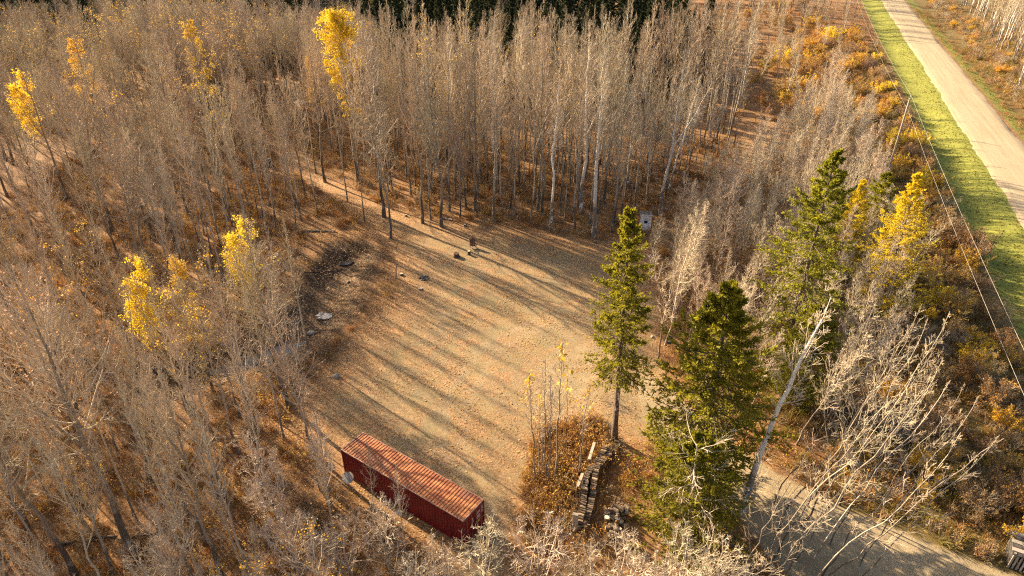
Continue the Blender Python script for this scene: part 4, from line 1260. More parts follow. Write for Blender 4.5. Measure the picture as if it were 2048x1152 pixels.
# ------------------------------------------------------------------ outhouse
def outhouse():
    white = m_plain('white_boards', [(.35, (.66, .66, .66)), (.65, (.78, .78, .78))], 7, amt=0, stretch=(6, 6, .6))
    wall = m_plain('dark_stained_boards', [(.35, (.050, .034, .022)), (.65, (.10, .07, .045))], 7, amt=.25, stretch=(6, 6, .5))
    shing = m_plain('grey_shingle', [(.35, (.11, .09, .07)), (.65, (.22, .18, .145))], 5, amt=.3)
    glass = N('dark_window_glass').done((.02, .024, .03), .15)
    blind = m_plain('pale_blind', [(.4, (.42, .44, .44)), (.6, (.5, .52, .52))], 5, amt=0)
    x, y, z = gp(1291, 463)
    T = thing('outhouse', 'small white-fronted outhouse with a dark shingle roof at the forest edge', 'outhouse', (x, y + .75, z), (0, 0, R(-8)))
    wd_, dp, hf, hb = .72, .80, 2.25, 2.0
    n = 10
    for sx in (-1, 1):                                       # side walls of upright boards
        for k in range(8):
            ya = -dp + .06 + k * (2 * dp - .1) / 8
            h = hf - (hf - hb) * (ya + dp) / (2 * dp)
            box('side_board', wall, T, sx * wd_ - .02 * (sx > 0), sx * wd_ + .02 * (sx < 0), ya, ya + .185, -.05, h - .02)
    for k in range(7):
        xa = -wd_ + .025 + k * (2 * wd_ - .05) / 7
        box('back_board', wall, T, xa, xa + .19, dp - .03, dp - .008, -.05, hb - .03)
    for sx in (-1, 1):
        box('corner_trim', white, T, sx * (wd_ + .012) - .10 * (sx > 0), sx * (wd_ + .012) + .10 * (sx < 0), -dp - .03, -dp + .055, -.05, hf + .02)
    box('front_board', white, T, -wd_ + .10, -.40, -dp - .01, -dp + .02, -.05, hf - .12)
    box('front_board', white, T, .40, wd_ - .10, -dp - .01, -dp + .02, -.05, hf - .12)
    box('lintel', white, T, -wd_ + .09, wd_ - .09, -dp - .02, -dp + .03, hf - .118, hf + .02)
    d = box('door', white, T, -.385, .385, -dp - .035, -dp + .005, .03, hf - .13, .006)
    box('window_frame', white, d, -.27, .27, -dp - .050, -dp - .0365, 1.02, 1.92)
    box('upper_pane', blind, d, -.22, .22, -dp - .056, -dp - .051, 1.50, 1.86)
    box('lower_pane', glass, d, -.22, .22, -dp - .056, -dp - .051, 1.07, 1.46)
    box('door_panel', white, d, -.26, .26, -dp - .045, -dp - .0365, .22, .88, .004)
    cyl('door_handle', glass, d, (.32, -dp - .036, .98), (.32, -dp - .09, .98), .022, None, 8)
    # roof slopes down to the back, in courses of shingles
    ang = math.atan2(hf - hb, 2 * dp)
    Rf = box('roof', wall, T, -wd_ - .14, wd_ + .14, -.02, 2 * dp + .30, 0, .035, loc=(0, -dp - .14, hf + .03), rot=(-ang, 0, 0))
    sm = None
    for r in range(8):
        for k in range(7):
            w0 = .232; xa = -wd_ - .15 + (k - (.5 if r % 2 else 0)) * w0 + (.116 if r % 2 else 0)
            if sm is None:
                b = bmesh.new(); add_box(b, 0, .222, 0, .27, 0, .016); sm = bm_mesh(b, 'shingle', shing)
            link('shingle', sm, Rf, (xa + .02, -.03 + r * .235, .052 - .004 * (r % 2)), (R(3.2), 0, random.Random(r * 9 + k).uniform(-.02, .02)))
    box('fascia', white, Rf, -wd_ - .16, wd_ + .16, -.045, -.022, -.03, .05)


outhouse()


# ------------------------------------------------------------------ firewood
def firewood():
    rngw = random.Random(9)
    bark = m_plain('firewood_bark', [(.35, (.075, .052, .035)), (.65, (.19, .14, .095))], 6, amt=.35)
    cut = m_plain('grey_cut_wood', [(.35, (.17, .12, .075)), (.65, (.40, .30, .20))], 7, amt=.35)
    grey = m_plain('weathered_board', [(.35, (.26, .22, .17)), (.65, (.44, .38, .30))], 5, amt=.15, stretch=(1, 6, 6), world=False)
    meshes = []
    for k in range(8):                                       # split billets and small rounds, 0.42 m long, axis along X
        bm = bmesh.new(); L = .42; r = rngw.uniform(.075, .105)
        if k % 3 == 0:
            a = [i * math.tau / 8 for i in range(8)]; prof = [(r * math.cos(q), r * math.sin(q)) for q in a]
        else:
            a = [-.5 + i * 2.2 / 4 for i in range(5)]; prof = [(0, -r * .5)] + [(r * 1.35 * math.cos(q + .6), r * 1.35 * math.sin(q + .6) - r * .5) for q in a]
        va = [bm.verts.new((-L / 2, p, q)) for p, q in prof]; vb = [bm.verts.new((L / 2, p * .95, q * .97)) for p, q in prof]
        f = bm.faces.new(va[::-1]); f.material_index = 1
        f = bm.faces.new(vb); f.material_index = 1
        for i in range(len(prof)):
            f = bm.faces.new((va[i], va[(i + 1) % len(prof)], vb[(i + 1) % len(prof)], vb[i]))
            if k % 3 and i in (0, len(prof) - 1): f.material_index = 1
        meshes.append(bm_mesh(bm, 'firewood_log', [bark, cut]))
    A = np.array(gp(1224, 892)); B = np.array(gp(1163, 1058))
    # gentle bend, as the stack runs from the spruce foot towards the camera
    d = (B - A)[:2]; Ln = float(np.hypot(*d)); d /= Ln; nrm2 = np.array((-d[1], d[0]))
    if nrm2[0] < 0: nrm2 = -nrm2                             # towards the right of the picture
    yaw = math.atan2(nrm2[1], nrm2[0])
    low = Geo(); lowm = 0
    step = .185; nst = int(Ln / step)
    names = {0: 'left row', 1: 'right row'}
    for row in (0, 1):
        for i in range(nst):
            u = i / (nst - 1)
            bend = -.45 * math.sin(u * math.pi) + .16 * math.sin(u * 9 + row)
            top = 1.12 - .45 * (u < .12) + .12 * math.sin(u * 14 + row * 2) - (.35 if row == 1 else 0) * sstep(.5, 1, u)
            nl = max(2, int(top / .155))
            for j in range(nl):
                if row == 0 and u < .08: continue
                off = (row - .5) * .52 + bend
                p = A[:2] + d * (u * Ln + rngw.uniform(-.03, .03) + (.09 if j % 2 else 0)) + nrm2 * (off + rngw.uniform(-.05, .05))
                z = float(zt(p[0], p[1])) + .09 + j * .150
                rot = Euler((rngw.uniform(0, 6.28), rngw.uniform(-.06, .06), yaw + rngw.uniform(-.13, .13)))
                mk = rngw.randrange(8); me = meshes[mk]
                if j >= nl - 1 or (row == 1 and j >= nl - 2):
                    o = link('firewood_log', me, None, (p[0], p[1], z), rot)
                    zone = 'at the spruce end' if u < .15 else 'near the pale board' if u < .38 else 'at its middle' if u < .6 else 'near the short board' if u < .8 else 'at the grey post'
                    lay = 'topmost' if j == nl - 1 else 'second-layer'
                    tag(o, '%s %s, %s of the firewood stack, %s' % (lay, ('small round log', 'split log', 'narrow split log', 'round log', 'wide split log', 'thin split log', 'stout round log', 'half-split log')[mk], names[row], zone), 'log', 'split logs of the long firewood stack')
                else:
                    mt = Matrix.Translation((p[0], p[1], z)) @ rot.to_matrix().to_4x4()
                    vs = np.array([tuple(mt @ v.co) for v in me.vertices])
                    low.v.append(vs)
                    for f in me.polygons:
                        vi = [q + low.n for q in f.vertices]
                        for q in range(1, len(vi) - 1):
                            low.f3.append(np.array([[vi[0], vi[q], vi[q + 1]]])); low.m3.append(np.array([f.material_index]))
                    low.n += len(vs)
    tag(link('stacked_firewood', low.build('stacked_firewood', [bark, cut])), 'lower layers of split logs inside the long firewood stack', None, None, 'stuff')
    # grey slab post at the near end and boards laid against the stack
    p = A[:2] + d * (Ln + .15) - nrm2 * .45
    T = thing('end_post', 'grey squared post holding the near end of the firewood stack', 'post', (p[0], p[1], float(zt(*p))), (R(4), 0, yaw))
    box('post', grey, T, -.19, .19, -.10, .10, -.1, 1.75, .02); box('post_cap', grey, T, -.21, .21, -.12, .12, 1.752, 1.80, .01)
    for (px, py, ln, rz, lab) in ((1193, 925, 2.0, .05, 'pale grey board lying on the left side of the firewood stack, towards the spruce'), (1170, 985, 1.5, .0, 'short grey board lying on the left side of the firewood stack, nearer its post')):
        x, y, z = gp(px, py)
        q = A[:2] + d * float(np.dot(np.array((x, y)) - A[:2], d)) - nrm2 * (.78 + .45 * .9)
        o = box('board', grey, None, -ln / 2, ln / 2, -.11, .11, 0, .035, .004, loc=(q[0], q[1], float(zt(*q)) + 1.16), rot=(0, 0, math.atan2(d[1], d[0]) + rz))
        tag(o, lab, 'board')
        for sgn in (-1, 1):
            e = q + d * sgn * ln * .4
            st = link('firewood_log', meshes[0], None, (e[0], e[1], float(zt(*e)) + .57), (0, R(90), 0), (2.65, .8, .8))
            tag(st, 'upright prop log under the %s grey board, %s end' % ('pale' if ln > 1.8 else 'short', 'near' if sgn > 0 else 'spruce'), 'log', 'split logs of the long firewood stack')
    # the loose heap of rounds beside the low spruce
    white = m_plain('pale_round_end', [(.35, (.34, .29, .23)), (.65, (.56, .49, .40))], 5, amt=.2)
    rm = []
    for k in range(4):
        bm = bmesh.new(); r = (.15, .19, .23, .17)[k]; L = (.40, .38, .42, .45)[k]
        add_cyl(bm, (-L / 2, 0, 0), (L / 2, 0, 0), r, r * .93, 12, 1)
        for v in bm.verts: v.co += Vector((0, rngw.uniform(-.012, .012), rngw.uniform(-.012, .012)))
        rm.append(bm_mesh(bm, 'wood_round', [bark, white]))
    placed = []
    spot_list = []
    for k in range(46):
        px = rngw.uniform(1212, 1256); py = rngw.uniform(1022, 1082)
        if (px - 1236) / 24. + (py - 1050) / 60. > 1.1: continue
        spot_list.append((px, py))
    for k, (px, py) in enumerate(spot_list):
        x, y, _ = gp(px, py); i = k % 4; r = (.15, .19, .23, .17)[i]
        z = float(zt(x, y)) + r * .95
        for (qx, qy, qz, qr) in placed:
            dd = math.hypot(x - qx, y - qy)
            if dd < (r + qr) * .98: z = max(z, qz + math.sqrt(max((r + qr) ** 2 - dd * dd, 0)) * .82)
        if z > float(zt(x, y)) + .85: continue
        placed.append((x, y, z, r))
        upright = k % 5 == 0
        rot = (rngw.uniform(0, 6), R(90) if upright else rngw.uniform(-.35, .35), rngw.uniform(0, 3.14))
        o = link('wood_round', rm[i], None, (x, y, z), rot)
        up = 'on the ground' if z < float(zt(x, y)) + r * 1.2 else 'piled on others'
        side = 'near side' if py > 1062 else 'far side' if py < 1040 else 'middle'
        tag(o, '%s sawn round, %s%s, %s of the log heap' % (('slim', 'stout', 'thick', 'long')[i], 'standing on end, ' if upright else '', up, side), 'log', 'sawn rounds in the loose log heap')


firewood()


# ------------------------------------------------------------------ small things in the clearing
bark_d = m_plain('stump_bark', [(.35, (.055, .038, .026)), (.65, (.14, .10, .07))], 7, amt=.15, bump=.02)
cutw = m_plain('fresh_cut_wood', [(.35, (.46, .36, .22)), (.65, (.62, .51, .34))], 4, amt=.1)
charw = m_plain('charred_wood', [(.35, (.012, .011, .010)), (.65, (.05, .042, .036))], 6, amt=.2)
greyw = m_plain('old_grey_wood', [(.35, (.22, .185, .145)), (.65, (.42, .36, .29))], 6, amt=.2, bump=.01)
brownw = m_plain('brown_stained_wood', [(.35, (.070, .030, .018)), (.65, (.14, .062, .035))], 5, amt=.12)


def stump(name, px, py, r, h, label, cat, bark=None, cut=None, rough=.12, seed=1, tilt=0):
    rg = random.Random(seed)
    x, y, z = gp(px, py)
    T = thing(name, label, cat, (x, y, z), (R(tilt), 0, rg.uniform(0, 6)))
    bm = bmesh.new(); rings = []
    k = 12; ph = [1 + rg.uniform(-rough, rough) for _ in range(k)]
    for zz, f in ((-.12, 1.35), (.05, 1.18), (h * .35, 1.03), (h * .96, 1.0), (h, .95)):
        rings.append([bm.verts.new((r * f * ph[i] * math.cos(i * math.tau / k), r * f * ph[i] * math.sin(i * math.tau / k), zz + (rg.uniform(-rough, rough) * .25 if zz >= h * .9 else 0))) for i in range(k)])
    for a, b in zip(rings, rings[1:]):
        for i in range(k): bm.faces.new((a[i], a[(i + 1) % k], b[(i + 1) % k], b[i]))
    link('bark', bm_mesh(bm, 'bark', bark or bark_d, True), T)
    bm = bmesh.new()
    c = bm.verts.new((0, 0, h + .005)); rr = [bm.verts.new((r * .93 * ph[i] * math.cos(i * math.tau / k), r * .93 * ph[i] * math.sin(i * math.tau / k), h + .004 + rg.uniform(0, rough) * .15)) for i in range(k)]
    for i in range(k): bm.faces.new((c, rr[i], rr[(i + 1) % k]))
    link('cut_face', bm_mesh(bm, 'cut_face', cut or cutw), T)
    return T


stump('chopping_block', 938, 509, .19, .52, 'upright pale-topped chopping block between the chair and the dark stump', 'log', rough=.05, seed=3)
stump('tree_stump', 913, 513, .36, .46, 'low dark rotten stump on the far clearing, left of the chopping block', 'stump', cut=brownw, rough=.22, seed=5)
stump('tree_stump', 540, 333, .55, 1.35, 'tall black burnt stump beside the leafy path into the forest', 'stump', bark=charw, cut=charw, rough=.3, seed=8, tilt=-8)
stump('tree_stump', 803, 550, .20, .24, 'small pale cut stump at the foot of the leaning grey snag', 'stump', rough=.1, seed=11)
stump('tree_stump', 841, 579, .24, .12, 'flat low stump with a pale top, below the fire ring', 'stump', rough=.18, seed=12)
for px, py, s in ((812, 432, 13), (1190, 487, 15), (930, 452, 19)):
    stump('tree_stump', px, py, .2, .25, {812: 'old grey stump at the forest edge by the path mouth', 1190: 'old grey stump at the foot of the tall white birch', 930: 'old grey stump at the middle of the forest edge'}[px], 'stump', cut=greyw, rough=.15, seed=s)


def chair():
    x, y, z = gp(946, 497)
    T = thing('garden_chair', 'dark brown wooden slat-backed chair standing alone on the far clearing', 'chair', (x, y, z), (0, 0, R(8)))
    for k in range(5):
        xa = -.36 + k * .146
        box('back_slat', brownw, T, xa, xa + .13, 0, .025, .05, 1.02 + .05 * (2 - abs(k - 2)), .004, loc=(0, .26, .18), rot=(R(-14), 0, 0))
    for k in range(4):
        box('seat_slat', brownw if k else greyw, T, -.36, .36, -.32 + k * .14, -.20 + k * .14, .38 - k * .03, .403 - k * .03, .003)  # front slat's paler grey paints in the sunlit strip of the brown seat
    for sx in (-1, 1):
        box('armrest', brownw, T, sx * .36 - .09 * (sx < 0), sx * .36 + .09 * (sx > 0), -.40, .36, .60, .628, .004)
        box('front_leg', brownw, T, sx * .362 - .035 * (sx < 0), sx * .362 + .035 * (sx > 0), -.36, -.26, -.05, .598, .003)
        box('rear_leg', brownw, T, sx * .31 - .012, sx * .31 + .012, -.30, .42, 0, .11, .003, loc=(0, 0, .22), rot=(R(-22), 0, 0))


chair()


def log_pole(name, p0, p1, r0, r1, label, mat=None, cat='log', stubs=0, seed=1, crook=.04):
    rg = np.random.default_rng(seed)
    a, b = np.array(gp(*p0)), np.array(gp(*p1))
    n = 9; t = np.linspace(0, 1, n)[:, None]
    P = a * (1 - t) + b * t; P[:, 2] = zt(P[:, 0], P[:, 1]) + r0 * .9
    P[1:-1] += rg.normal(size=(n - 2, 3)) * np.array((1, 1, .25)) * crook * 2
    o = P[0].copy(); g = Geo(); g.tubes((P - o)[None], taper(n, r0, r1)[None], 8)
    bm_me = g.build('stem', mat or greyw, True)
    T = thing(name, label, cat, tuple(o)); link('stem', bm_me, T)
    if stubs:
        g2 = Geo(); L = float(np.linalg.norm(b - a))
        Q, _ = grow((P - o)[None], np.array([L]), stubs, rg, .25, 1, .5, 1.0, .28, 4, .04)
        for q in Q:
            g2 = Geo(); g2.tubes(q[None], taper(4, .022, .008)[None], 4); link('branch_stub', g2.build('branch_stub', mat or greyw), T)
    return T


log_pole('fallen_log', (600, 463), (672, 462), .13, .08, 'straight grey log lying beyond the dug hollow', seed=2, stubs=4)
log_pole('fallen_log', (606, 547), (682, 522), .10, .05, 'thin dark log lying across the head of the dug hollow', mat=bark_d, seed=3, stubs=5)
log_pole('fallen_log', (612, 712), (668, 702), .09, .04, 'crooked dark log on the left edge of the clearing', mat=bark_d, seed=4, stubs=6, crook=.12)
log_pole('fallen_log', (560, 700), (640, 740), .07, .03, 'thin fallen branch below the crooked log, left of the clearing', mat=bark_d, seed=5, stubs=6, crook=.1)
log_pole('fallen_log', (100, 1095), (235, 1075), .16, .09, 'long dark log lying in the near left forest', mat=bark_d, seed=6, stubs=4)
log_pole('fallen_log', (240, 1082), (330, 1060), .12, .06, 'second dark log lying right of the long one in the near left forest', mat=bark_d, seed=7, stubs=4)
log_pole('fallen_log', (400, 880), (500, 870), .11, .06, 'grey log lying among the near left trees below the hollow', seed=8, stubs=5)
log_pole('fallen_log', (430, 770), (520, 740), .12, .07, 'grey log lying along the bank of the hollow', seed=9, stubs=5)
log_pole('fallen_log', (880, 436), (905, 442), .14, .12, 'short grey log at the mouth of the forest by the clearing', seed=10)


def snag():
    x, y, z = gp(792, 556)
    T = thing('leaning_snag', 'short grey leaning snag on the bank left of the fire ring', 'snag', (x, y, z), (R(4), R(6), 0))
    g = Geo(); P = np.array([(0, 0, -.1), (.02, 0, .6), (-.02, .03, 1.3), (.08, .02, 2.0), (.12, .05, 2.6)])
    g.tubes(P[None], np.array([[.10, .085, .075, .06, .035]]), 7); link('stem', g.build('stem', greyw, True), T)
    for st in ([(0, .02, 1.1), (-.12, .0, 1.25), (-.2, .02, 1.45)], [(.07, .02, 1.9), (.2, 0, 2.0), (.27, 0, 2.2)]):
        g = Geo(); g.tubes(np.array([st], float), taper(3, .03, .012)[None], 5); link('branch_stub', g.build('branch_stub', greyw), T)


snag()


def rock(px, py, s, label, mat, seed):
    x, y, z = gp(px, py)
    bm = bmesh.new(); bmesh.ops.create_icosphere(bm, subdivisions=2, radius=1)
    rg = random.Random(seed); off = [Vector((rg.uniform(-1, 1), rg.uniform(-1, 1), rg.uniform(-1, 1))).normalized() for _ in range(7)]
    for v in bm.verts:
        f = 1.0
        for o_ in off:
            d = v.co.normalized().dot(o_)
            if d > .55: f = min(f, .55 / d + .12)
        v.co = v.co * f
    bmesh.ops.scale(bm, vec=(s, s * .8, s * .6), verts=bm.verts)
    o = link('rock', bm_mesh(bm, 'rock', mat), None, (x, y, z + s * .22), (0, 0, rg.uniform(0, 6)))
    tag(o, label, 'rock')


stone = m_plain('grey_field_stone', [(.35, (.20, .175, .145)), (.65, (.36, .32, .27))], 5, amt=.15, bump=.01)
rock(673, 753, .42, 'grey boulder on the left edge of the clearing', stone, 4)
rock(694, 552, .30, 'pale rock in the dug hollow above the frozen puddle', stone, 6)
rock(618, 650, .5, 'dark mossy boulder on the near bank of the frozen puddle', stone, 7)
rock(655, 632, .28, 'small stone at the near rim of the frozen puddle', stone, 9)
rock(1304, 674, .25, 'pale stone beside the pale saplings right of the clearing', stone, 10)


def fire_ring():
    x, y, z = gp(848, 556)
    for k in range(9):
        a = k * math.tau / 9
        bm = bmesh.new(); bmesh.ops.create_icosphere(bm, subdivisions=1, radius=.13 + .03 * (k % 3)); bmesh.ops.scale(bm, vec=(1, .8, .65), verts=bm.verts)
        o = link('hearth_stone', bm_mesh(bm, 'hearth_stone', charw if k % 2 else stone), None, (x + .5 * math.cos(a), y + .5 * math.sin(a), z + .05), (0, 0, a))
        tag(o, '%s stone on the %s side of the fire ring' % ('sooty' if k % 2 else 'grey', ('far' if math.sin(a) > .5 else 'near' if math.sin(a) < -.5 else 'right' if math.cos(a) > 0 else 'left')), 'stone', 'stones of the fire ring')
    for k, (dx, dy, rz) in enumerate(((0, .05, .3), (.1, -.1, 1.3), (-.15, 0, 2.2))):
        o = cyl('charred_log', charw if k else greyw, None, (-.32, 0, 0), (.32, 0, .03), .055, .04, 8)
        o.location = (x + dx, y + dy, z + .10 + .07 * k); o.rotation_euler = (0, .1, rz)
        tag(o, ('ash-grey half-burnt log at the bottom of the fire ring', 'black charred log crossing the fire ring', 'black charred log on top in the fire ring')[k], 'log')
    bm = bmesh.new(); bmesh.ops.create_circle(bm, cap_ends=True, segments=20, radius=.55)
    for v in bm.verts: v.co.z = float(zt(x + v.co.x, y + v.co.y)) - z + .03
    ash = m_plain('ash', [(.35, (.05, .047, .043)), (.65, (.20, .19, .175))], 9, amt=0)
    tag(link('ash_bed', bm_mesh(bm, 'ash_bed', ash), None, (x, y, z)), 'bed of grey ash inside the fire ring', None, None, 'stuff')


fire_ring()


def puddle():
    ice = N('puddle_ice'); p = ice.pos()
    f = ice.noise(p, 2.2, 5, .7); col = ice.ramp(f, [(.42, (.09, .075, .055)), (.54, (.36, .345, .33)), (.7, (.58, .58, .58))])
    m = ice.done(col, .22)
    cx, cy, _ = gp(653, 616)
    bm = bmesh.new(); n = 28; rg = random.Random(3)
    rad = [1.0 + .25 * math.sin(k * math.tau / n * 3 + 1) + .15 * math.sin(k * math.tau / n * 7) for k in range(n)]
    zs = float(zt(cx, cy)) + .10
    c = bm.verts.new((0, 0, 0)); ring = [bm.verts.new((1.35 * rad[k] * math.cos(k * math.tau / n), .60 * rad[k] * math.sin(k * math.tau / n), 0)) for k in range(n)]
    for k in range(n): bm.faces.new((c, ring[k], ring[(k + 1) % n]))
    tag(link('frozen_puddle', bm_mesh(bm, 'frozen_puddle', m), None, (cx, cy, zs), (0, 0, .15)), kind='structure')
    wm = N('dark_ditch_water'); wat = wm.done((.018, .015, .012), .08)
    for (px, py, a_, b_) in ((560, 690, 3.0, 1.3), (470, 718, 2.4, 1.1), (690, 512, 1.0, .5)):
        x, y, z = gp(px, py); bm = bmesh.new()
        c = bm.verts.new((0, 0, 0)); ring = [bm.verts.new((a_ * (1 + .2 * math.sin(3 * k * math.tau / n)) * math.cos(k * math.tau / n), b_ * math.sin(k * math.tau / n), 0)) for k in range(n)]
        for k in range(n): bm.faces.new((c, ring[k], ring[(k + 1) % n]))
        tag(link('ditch_water', bm_mesh(bm, 'ditch_water', wat), None, (x, y, z + .14), (0, 0, .5)), kind='structure')


puddle()


def old_tyre():
    x, y, z = gp(1338, 682)
    rub = N('old_rubber').done((.022, .021, .02), .8); rimm = m_plain('pale_rim', [(.4, (.46, .43, .38)), (.6, (.6, .57, .51))], 5, amt=0)
    T = thing('old_tyre', 'old tyre with a pale rim lying at the foot of the saplings', 'tyre', (x, y, z + .05), (R(24), R(6), 0))
    g = Geo(); a = np.linspace(0, math.tau, 25)
    P = np.stack([.40 * np.cos(a), .40 * np.sin(a), 0 * a + .1], -1); g.tubes(P[None], np.full((1, 25), .115), 8); link('tread', g.build('tread', rub, True), T)
    g = Geo(); P = np.stack([.24 * np.cos(a), .24 * np.sin(a), 0 * a + .14], -1); g.tubes(P[None], np.full((1, 25), .055), 6); link('rim', g.build('rim', rimm, True), T)


old_tyre()


def tree_stand():
    new = m_plain('pale_lumber', [(.35, (.34, .27, .18)), (.65, (.50, .41, .29))], 6, amt=.12)
    bx, by = at(600, 262)
    z0 = float(zt(bx, by))
    T = thing('tree_stand', 'raised hunting stand of pale planks with a ladder among the bare trees', 'hunting stand', (bx, by, z0), (0, 0, R(-28)))
    H_ = 5.2
    for sx in (-1, 1):
        for sy in (0, 1):
            cyl('leg', bark_d, T, (sx * 1.2, .2 + sy * 1.9, -.2), (sx * 1.15, .25 + sy * 1.8, H_), .07, .06, 7)
    for k in range(8):
        box('deck_plank', new, T, -1.35, 1.35, .1 + k * .27, .1 + k * .27 + .20, H_ + .004, H_ + .05, .004)
    for sx in (-1, 1):
        box('deck_beam', new, T, sx * 1.1 - .04, sx * 1.1 + .04, .05, 2.3, H_ - .16, H_)
        cyl('railing_post', new, T, (sx * 1.25, .2, H_ + .05), (sx * 1.25, .2, H_ + 1.2), .045, None, 6); cyl('railing_post', new, T, (sx * 1.25, 2.1, H_ + .05), (sx * 1.25, 2.1, H_ + 1.2), .045, None, 6)
        box('railing', new, T, sx * 1.3 - .03, sx * 1.3 + .03, .1, 2.25, H_ + 1.06, H_ + 1.18)
    box('railing', new, T, -1.35, 1.35, 2.2, 2.26, H_ + 1.0, H_ + 1.12); box('railing', new, T, -1.35, 1.35, .04, .10, H_ + .86, H_ + .98)
    Ld = link('ladder', None, T, (-1.75, -.5, 0))
    for sx in (-1, 1):
        cyl('stile', bark_d, Ld, (sx * .24, -.9, -.1), (sx * .24, .55, H_ + .35), .04, None, 6)
    for k in range(13):
        f = (k + .8) / 14; y = -.9 + 1.45 * f; z = -.1 + (H_ + .45) * f
        box('rung', new, Ld, -.34, .34, y - .06, y + .06, z - .03, z + .03, .004)


tree_stand()


# ------------------------------------------------------------------ power line
def power_line():
    wood = m_plain('pole_wood', [(.35, (.30, .24, .17)), (.65, (.46, .38, .28))], 5, amt=.08, stretch=(5, 5, .4)); cer = m_plain('insulator_grey', [(.4, (.36, .34, .31)), (.6, (.45, .43, .4))], 4, amt=0)
    wire_m = m_plain('aluminium_wire', [(.4, (.34, .31, .27)), (.6, (.42, .39, .34))], 4, .7, amt=0)
    base = np.array((56.5, 96.9)); pts = [base - RD_D * 118, base, base + RD_D * 128]
    labs = ['wooden power pole behind the camera, out of the picture', 'slim wooden power pole rising from the roadside brush', 'farther wooden power pole up the road']
    tops = []
    for k, p in enumerate(pts):
        z = float(zt(*p)) if k else 0
        tops.append((p[0], p[1], z + 14.45))
        if k == 0: continue                                  # outside the picture: only its wires are seen
        T = thing('power_pole', labs[k], 'utility pole', (p[0], p[1], z), group='power poles along the road')
        cyl('pole', wood, T, (0, 0, -.3), (0, 0, 14.0), .17, .11, 12)
        cyl('insulator_pin', cer, T, (0, 0, 14.0), (0, 0, 14.4), .03, None, 6)
        cyl('insulator', cer, T, (0, 0, 14.28), (0, 0, 14.46), .07, .05, 10)
        box('neutral_bracket', cer, T, .10, .26, -.04, .04, 12.25, 12.35)
    for nm, dz, dx, lab in (('top', 0, 0, 'upper bare wire of the roadside power line, from pole top to pole top'), ('neutral', -2.15, .22, 'lower neutral wire of the roadside power line')):
        P = []
        for a, b in zip(tops, tops[1:]):
            for q in range(24):
                t = q / 24; P.append((a[0] + (b[0] - a[0]) * t + dx, a[1] + (b[1] - a[1]) * t, a[2] + (b[2] - a[2]) * t + dz - 4 * 1.1 * t * (1 - t)))
        P.append((tops[-1][0] + dx, tops[-1][1], tops[-1][2] + dz)); P = np.array(P)
        g = Geo(); g.tubes(P[None], np.full((1, len(P)), .010), 6)
        tag(link('power_wire', g.build('power_wire', wire_m, True)), lab, 'wire', 'wires of the power line')


power_line()


def slat_bin():
    grey = m_plain('bin_board', [(.35, (.20, .17, .14)), (.65, (.42, .37, .30))], 5, amt=.2, stretch=(5, 5, .6)); dk = m_plain('bin_dark_board', [(.35, (.035, .03, .027)), (.65, (.09, .08, .07))], 5, amt=.2)
    x, y, z = gp(2058, 1150)
    T = thing('slatted_bin', 'weathered grey slatted wooden bin at the edge of the gravel drive', 'wooden bin', (x + .2, y + .9, z), (0, 0, R(-28)))
    for sx in (-1, 1):
        for sy in (-1, 1):
            box('corner_post', grey, T, sx * 1.0 - .06, sx * 1.0 + .06, sy * .85 - .06, sy * .85 + .06, -.05, 1.5, .006)
    for k in range(8):
        box('front_slat', grey, T, -.86 + k * .235, -.86 + k * .235 + .12, -.945, -.915, .08, 1.42, .004)
    for sx in (-1, 1):
        for k in range(5):
            box('side_slat', dk, T, sx * 1.075 - .014, sx * 1.075 + .014, -.82, .82, .10 + k * .27, .30 + k * .27, .004)
    for k in range(5):
        box('back_slat', dk, T, -.92, .92, .925, .955, .10 + k * .27, .30 + k * .27, .004)
    L_ = box('lid', dk, T, -1.15, 1.15, -1.0, 1.0, 0, .03, loc=(0, 0, 1.54), rot=(R(9), 0, 0))
    for k in range(6):
        box('lid_board', grey if k % 2 else dk, L_, -1.17, 1.17, -1.0 + k * .335, -1.0 + k * .335 + .30, .033, .06, .004)
    box('floor_board', dk, T, -.9, .9, -.8, .8, .03, .06)


slat_bin()

# ------------------------------------------------------------------ labels for everything planted
LAND = [('the outhouse', 17.9, 83.6), ('the red container', -8.4, 36.7), ('the satellite dish', *at(699, 975)), ('the tall yellow poplar', *at(716, 362)), ('the tall straight birch', *at(1187, 476)),
        ('the thick leaning birch', *at(1320, 432)), ('the large leaning birch', *at(1482, 1022)), ('the tall narrow spruce', *at(1228, 880)), ('the bushy spruce', *at(1400, 905)), ('the tallest spruce', *at(1556, 760)),
        ('the low spreading spruce', 12.6, 33.6), ('the bright yellow larch', *at(1752, 640)), ('the golden larch', *at(1672, 560)), ('the power pole', 56.5, 96.9), ('the hunting stand', *at(600, 262)), ('the burnt stump', *at(540, 333)),
        ('the fire ring', *at(848, 556)), ('the wooden chair', *at(946, 497)), ('the frozen puddle', *at(653, 616)), ('the log heap', *at(1235, 1050)), ('the firewood stack', *at(1195, 970)), ('the slatted bin', *at(2058, 1150)),
        ('the yellow poplar by the hollow', *at(545, 700)), ('the nearest yellow poplar', *at(375, 820)), ('the far yellow poplar', *at(135, 400)), ('the far golden poplar', *at(225, 330)), ('the weed patch', *at(1140, 950)),
        ('the leafy trail', *at(1440, 370)), ('the far trail end', *at(1525, 250)), ('the leafy path head', *at(550, 260)), ('the drive bend', *at(1480, 950)), ('the boulder', *at(673, 753)), ('the long fallen log', *at(170, 1085)),
        ('the near gravel road', *at(2048, 400)), ('the far gravel road', *at(1800, 30)), ('the shaded verge', *at(2000, 560)), ('the orange shrub clump', *at(1880, 940)), ('the yellow bush clump', *at(1790, 300)), ('the far yellow bushes', *at(1585, 120))]
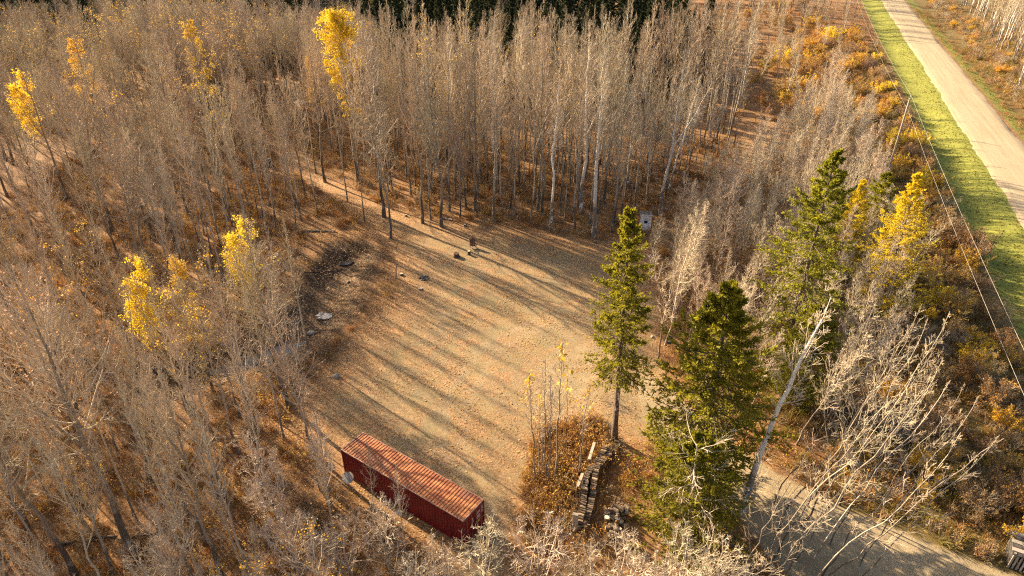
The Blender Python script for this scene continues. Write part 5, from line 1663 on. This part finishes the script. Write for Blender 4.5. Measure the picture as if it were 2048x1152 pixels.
ORD = ['nearest', 'second nearest', 'third nearest', 'fourth nearest', 'fifth nearest', 'sixth nearest', 'seventh nearest', 'eighth nearest']
LOOK = {'aspen0': 'pale-crowned', 'aspen1': 'forked', 'aspen3': 'gold-flecked', 'aspen5': 'fork-topped', 'aspen6': 'pale-twigged', 'poplar0': 'many-forked', 'poplar1': 'orange-flecked', 'poplar2': 'thick orange-flecked', 'poplar3': 'grey-trunked',
        'poplar4': 'dark-trunked', 'sapling0': 'forked', 'sapling2': 'thick-stemmed', 'sapling1': 'bent', 'sapling3': 'curved', 'birch2': 'forked', 'sparse0': 'forked', 'sparse2': 'thick-stemmed', 'sparse1': 'curved'}
SIZE = {'aspen': (19, 22.5), 'poplar': (15, 17.5), 'sapling': (8.5, 11), 'birch': (16, 21), 'shrub': (2.2, 3.0), 'whip': (5, 6.5)}
bins = {}
for p in PLANTED:
    if p['label']: continue
    best = min(LAND, key=lambda q: math.hypot(q[1] - p['x'], (q[2] - p['y']) * .8))
    dx, dy = p['x'] - best[1], p['y'] - best[2]
    rel = ('behind' if dy > 0 else 'before') if abs(dy) > abs(dx) else ('right of' if dx > 0 else 'left of')
    lo, hi = next((v for k, v in SIZE.items() if k in p['words']), (3, 9))
    size = 'tall' if p['h'] > hi else 'short' if p['h'] < lo else 'mid-height'
    lk = LOOK.get(p['key'], '')
    ln = 'leaning ' if abs(p['lean'][0]) > 2.5 and 'lean' not in p['words'] else ''
    wds = (size + ' ' + (lk + ' ' if lk else '') + ln + p['words'].replace('slim ', '')).strip()
    bins.setdefault((wds, rel, best[0]), []).append((math.hypot(dx, dy), p))
for (wds, rel, nm), rows in bins.items():
    rows.sort(key=lambda r: r[0])
    for k, (_, p) in enumerate(rows):
        p['o']['label'] = '%s %s %s' % (wds, rel, nm) if len(rows) == 1 else '%s %s %s, %s' % (wds, rel, nm, ORD[k] if k < len(ORD) else 'farther off')
        if not p['group']:
            p['o']['group'] = {'willow_shrub': 'shrubs in the roadside brush', 'leafless_shrub': 'shrubs in the roadside brush', 'orange_shrub': 'shrubs in the roadside brush', 'golden_shrub': 'shrubs in the roadside brush', 'aspen_sapling': 'pale saplings right of the clearing', 'bushy_sapling': 'bushy saplings along the near edge', 'birch': 'white-barked birches',
                               'bare_poplar': 'bare poplars of the left forest', 'bare_aspen': 'bare aspens of the back stand'}.get(p['o'].name.split('.')[0], 'bare trees around the clearing')
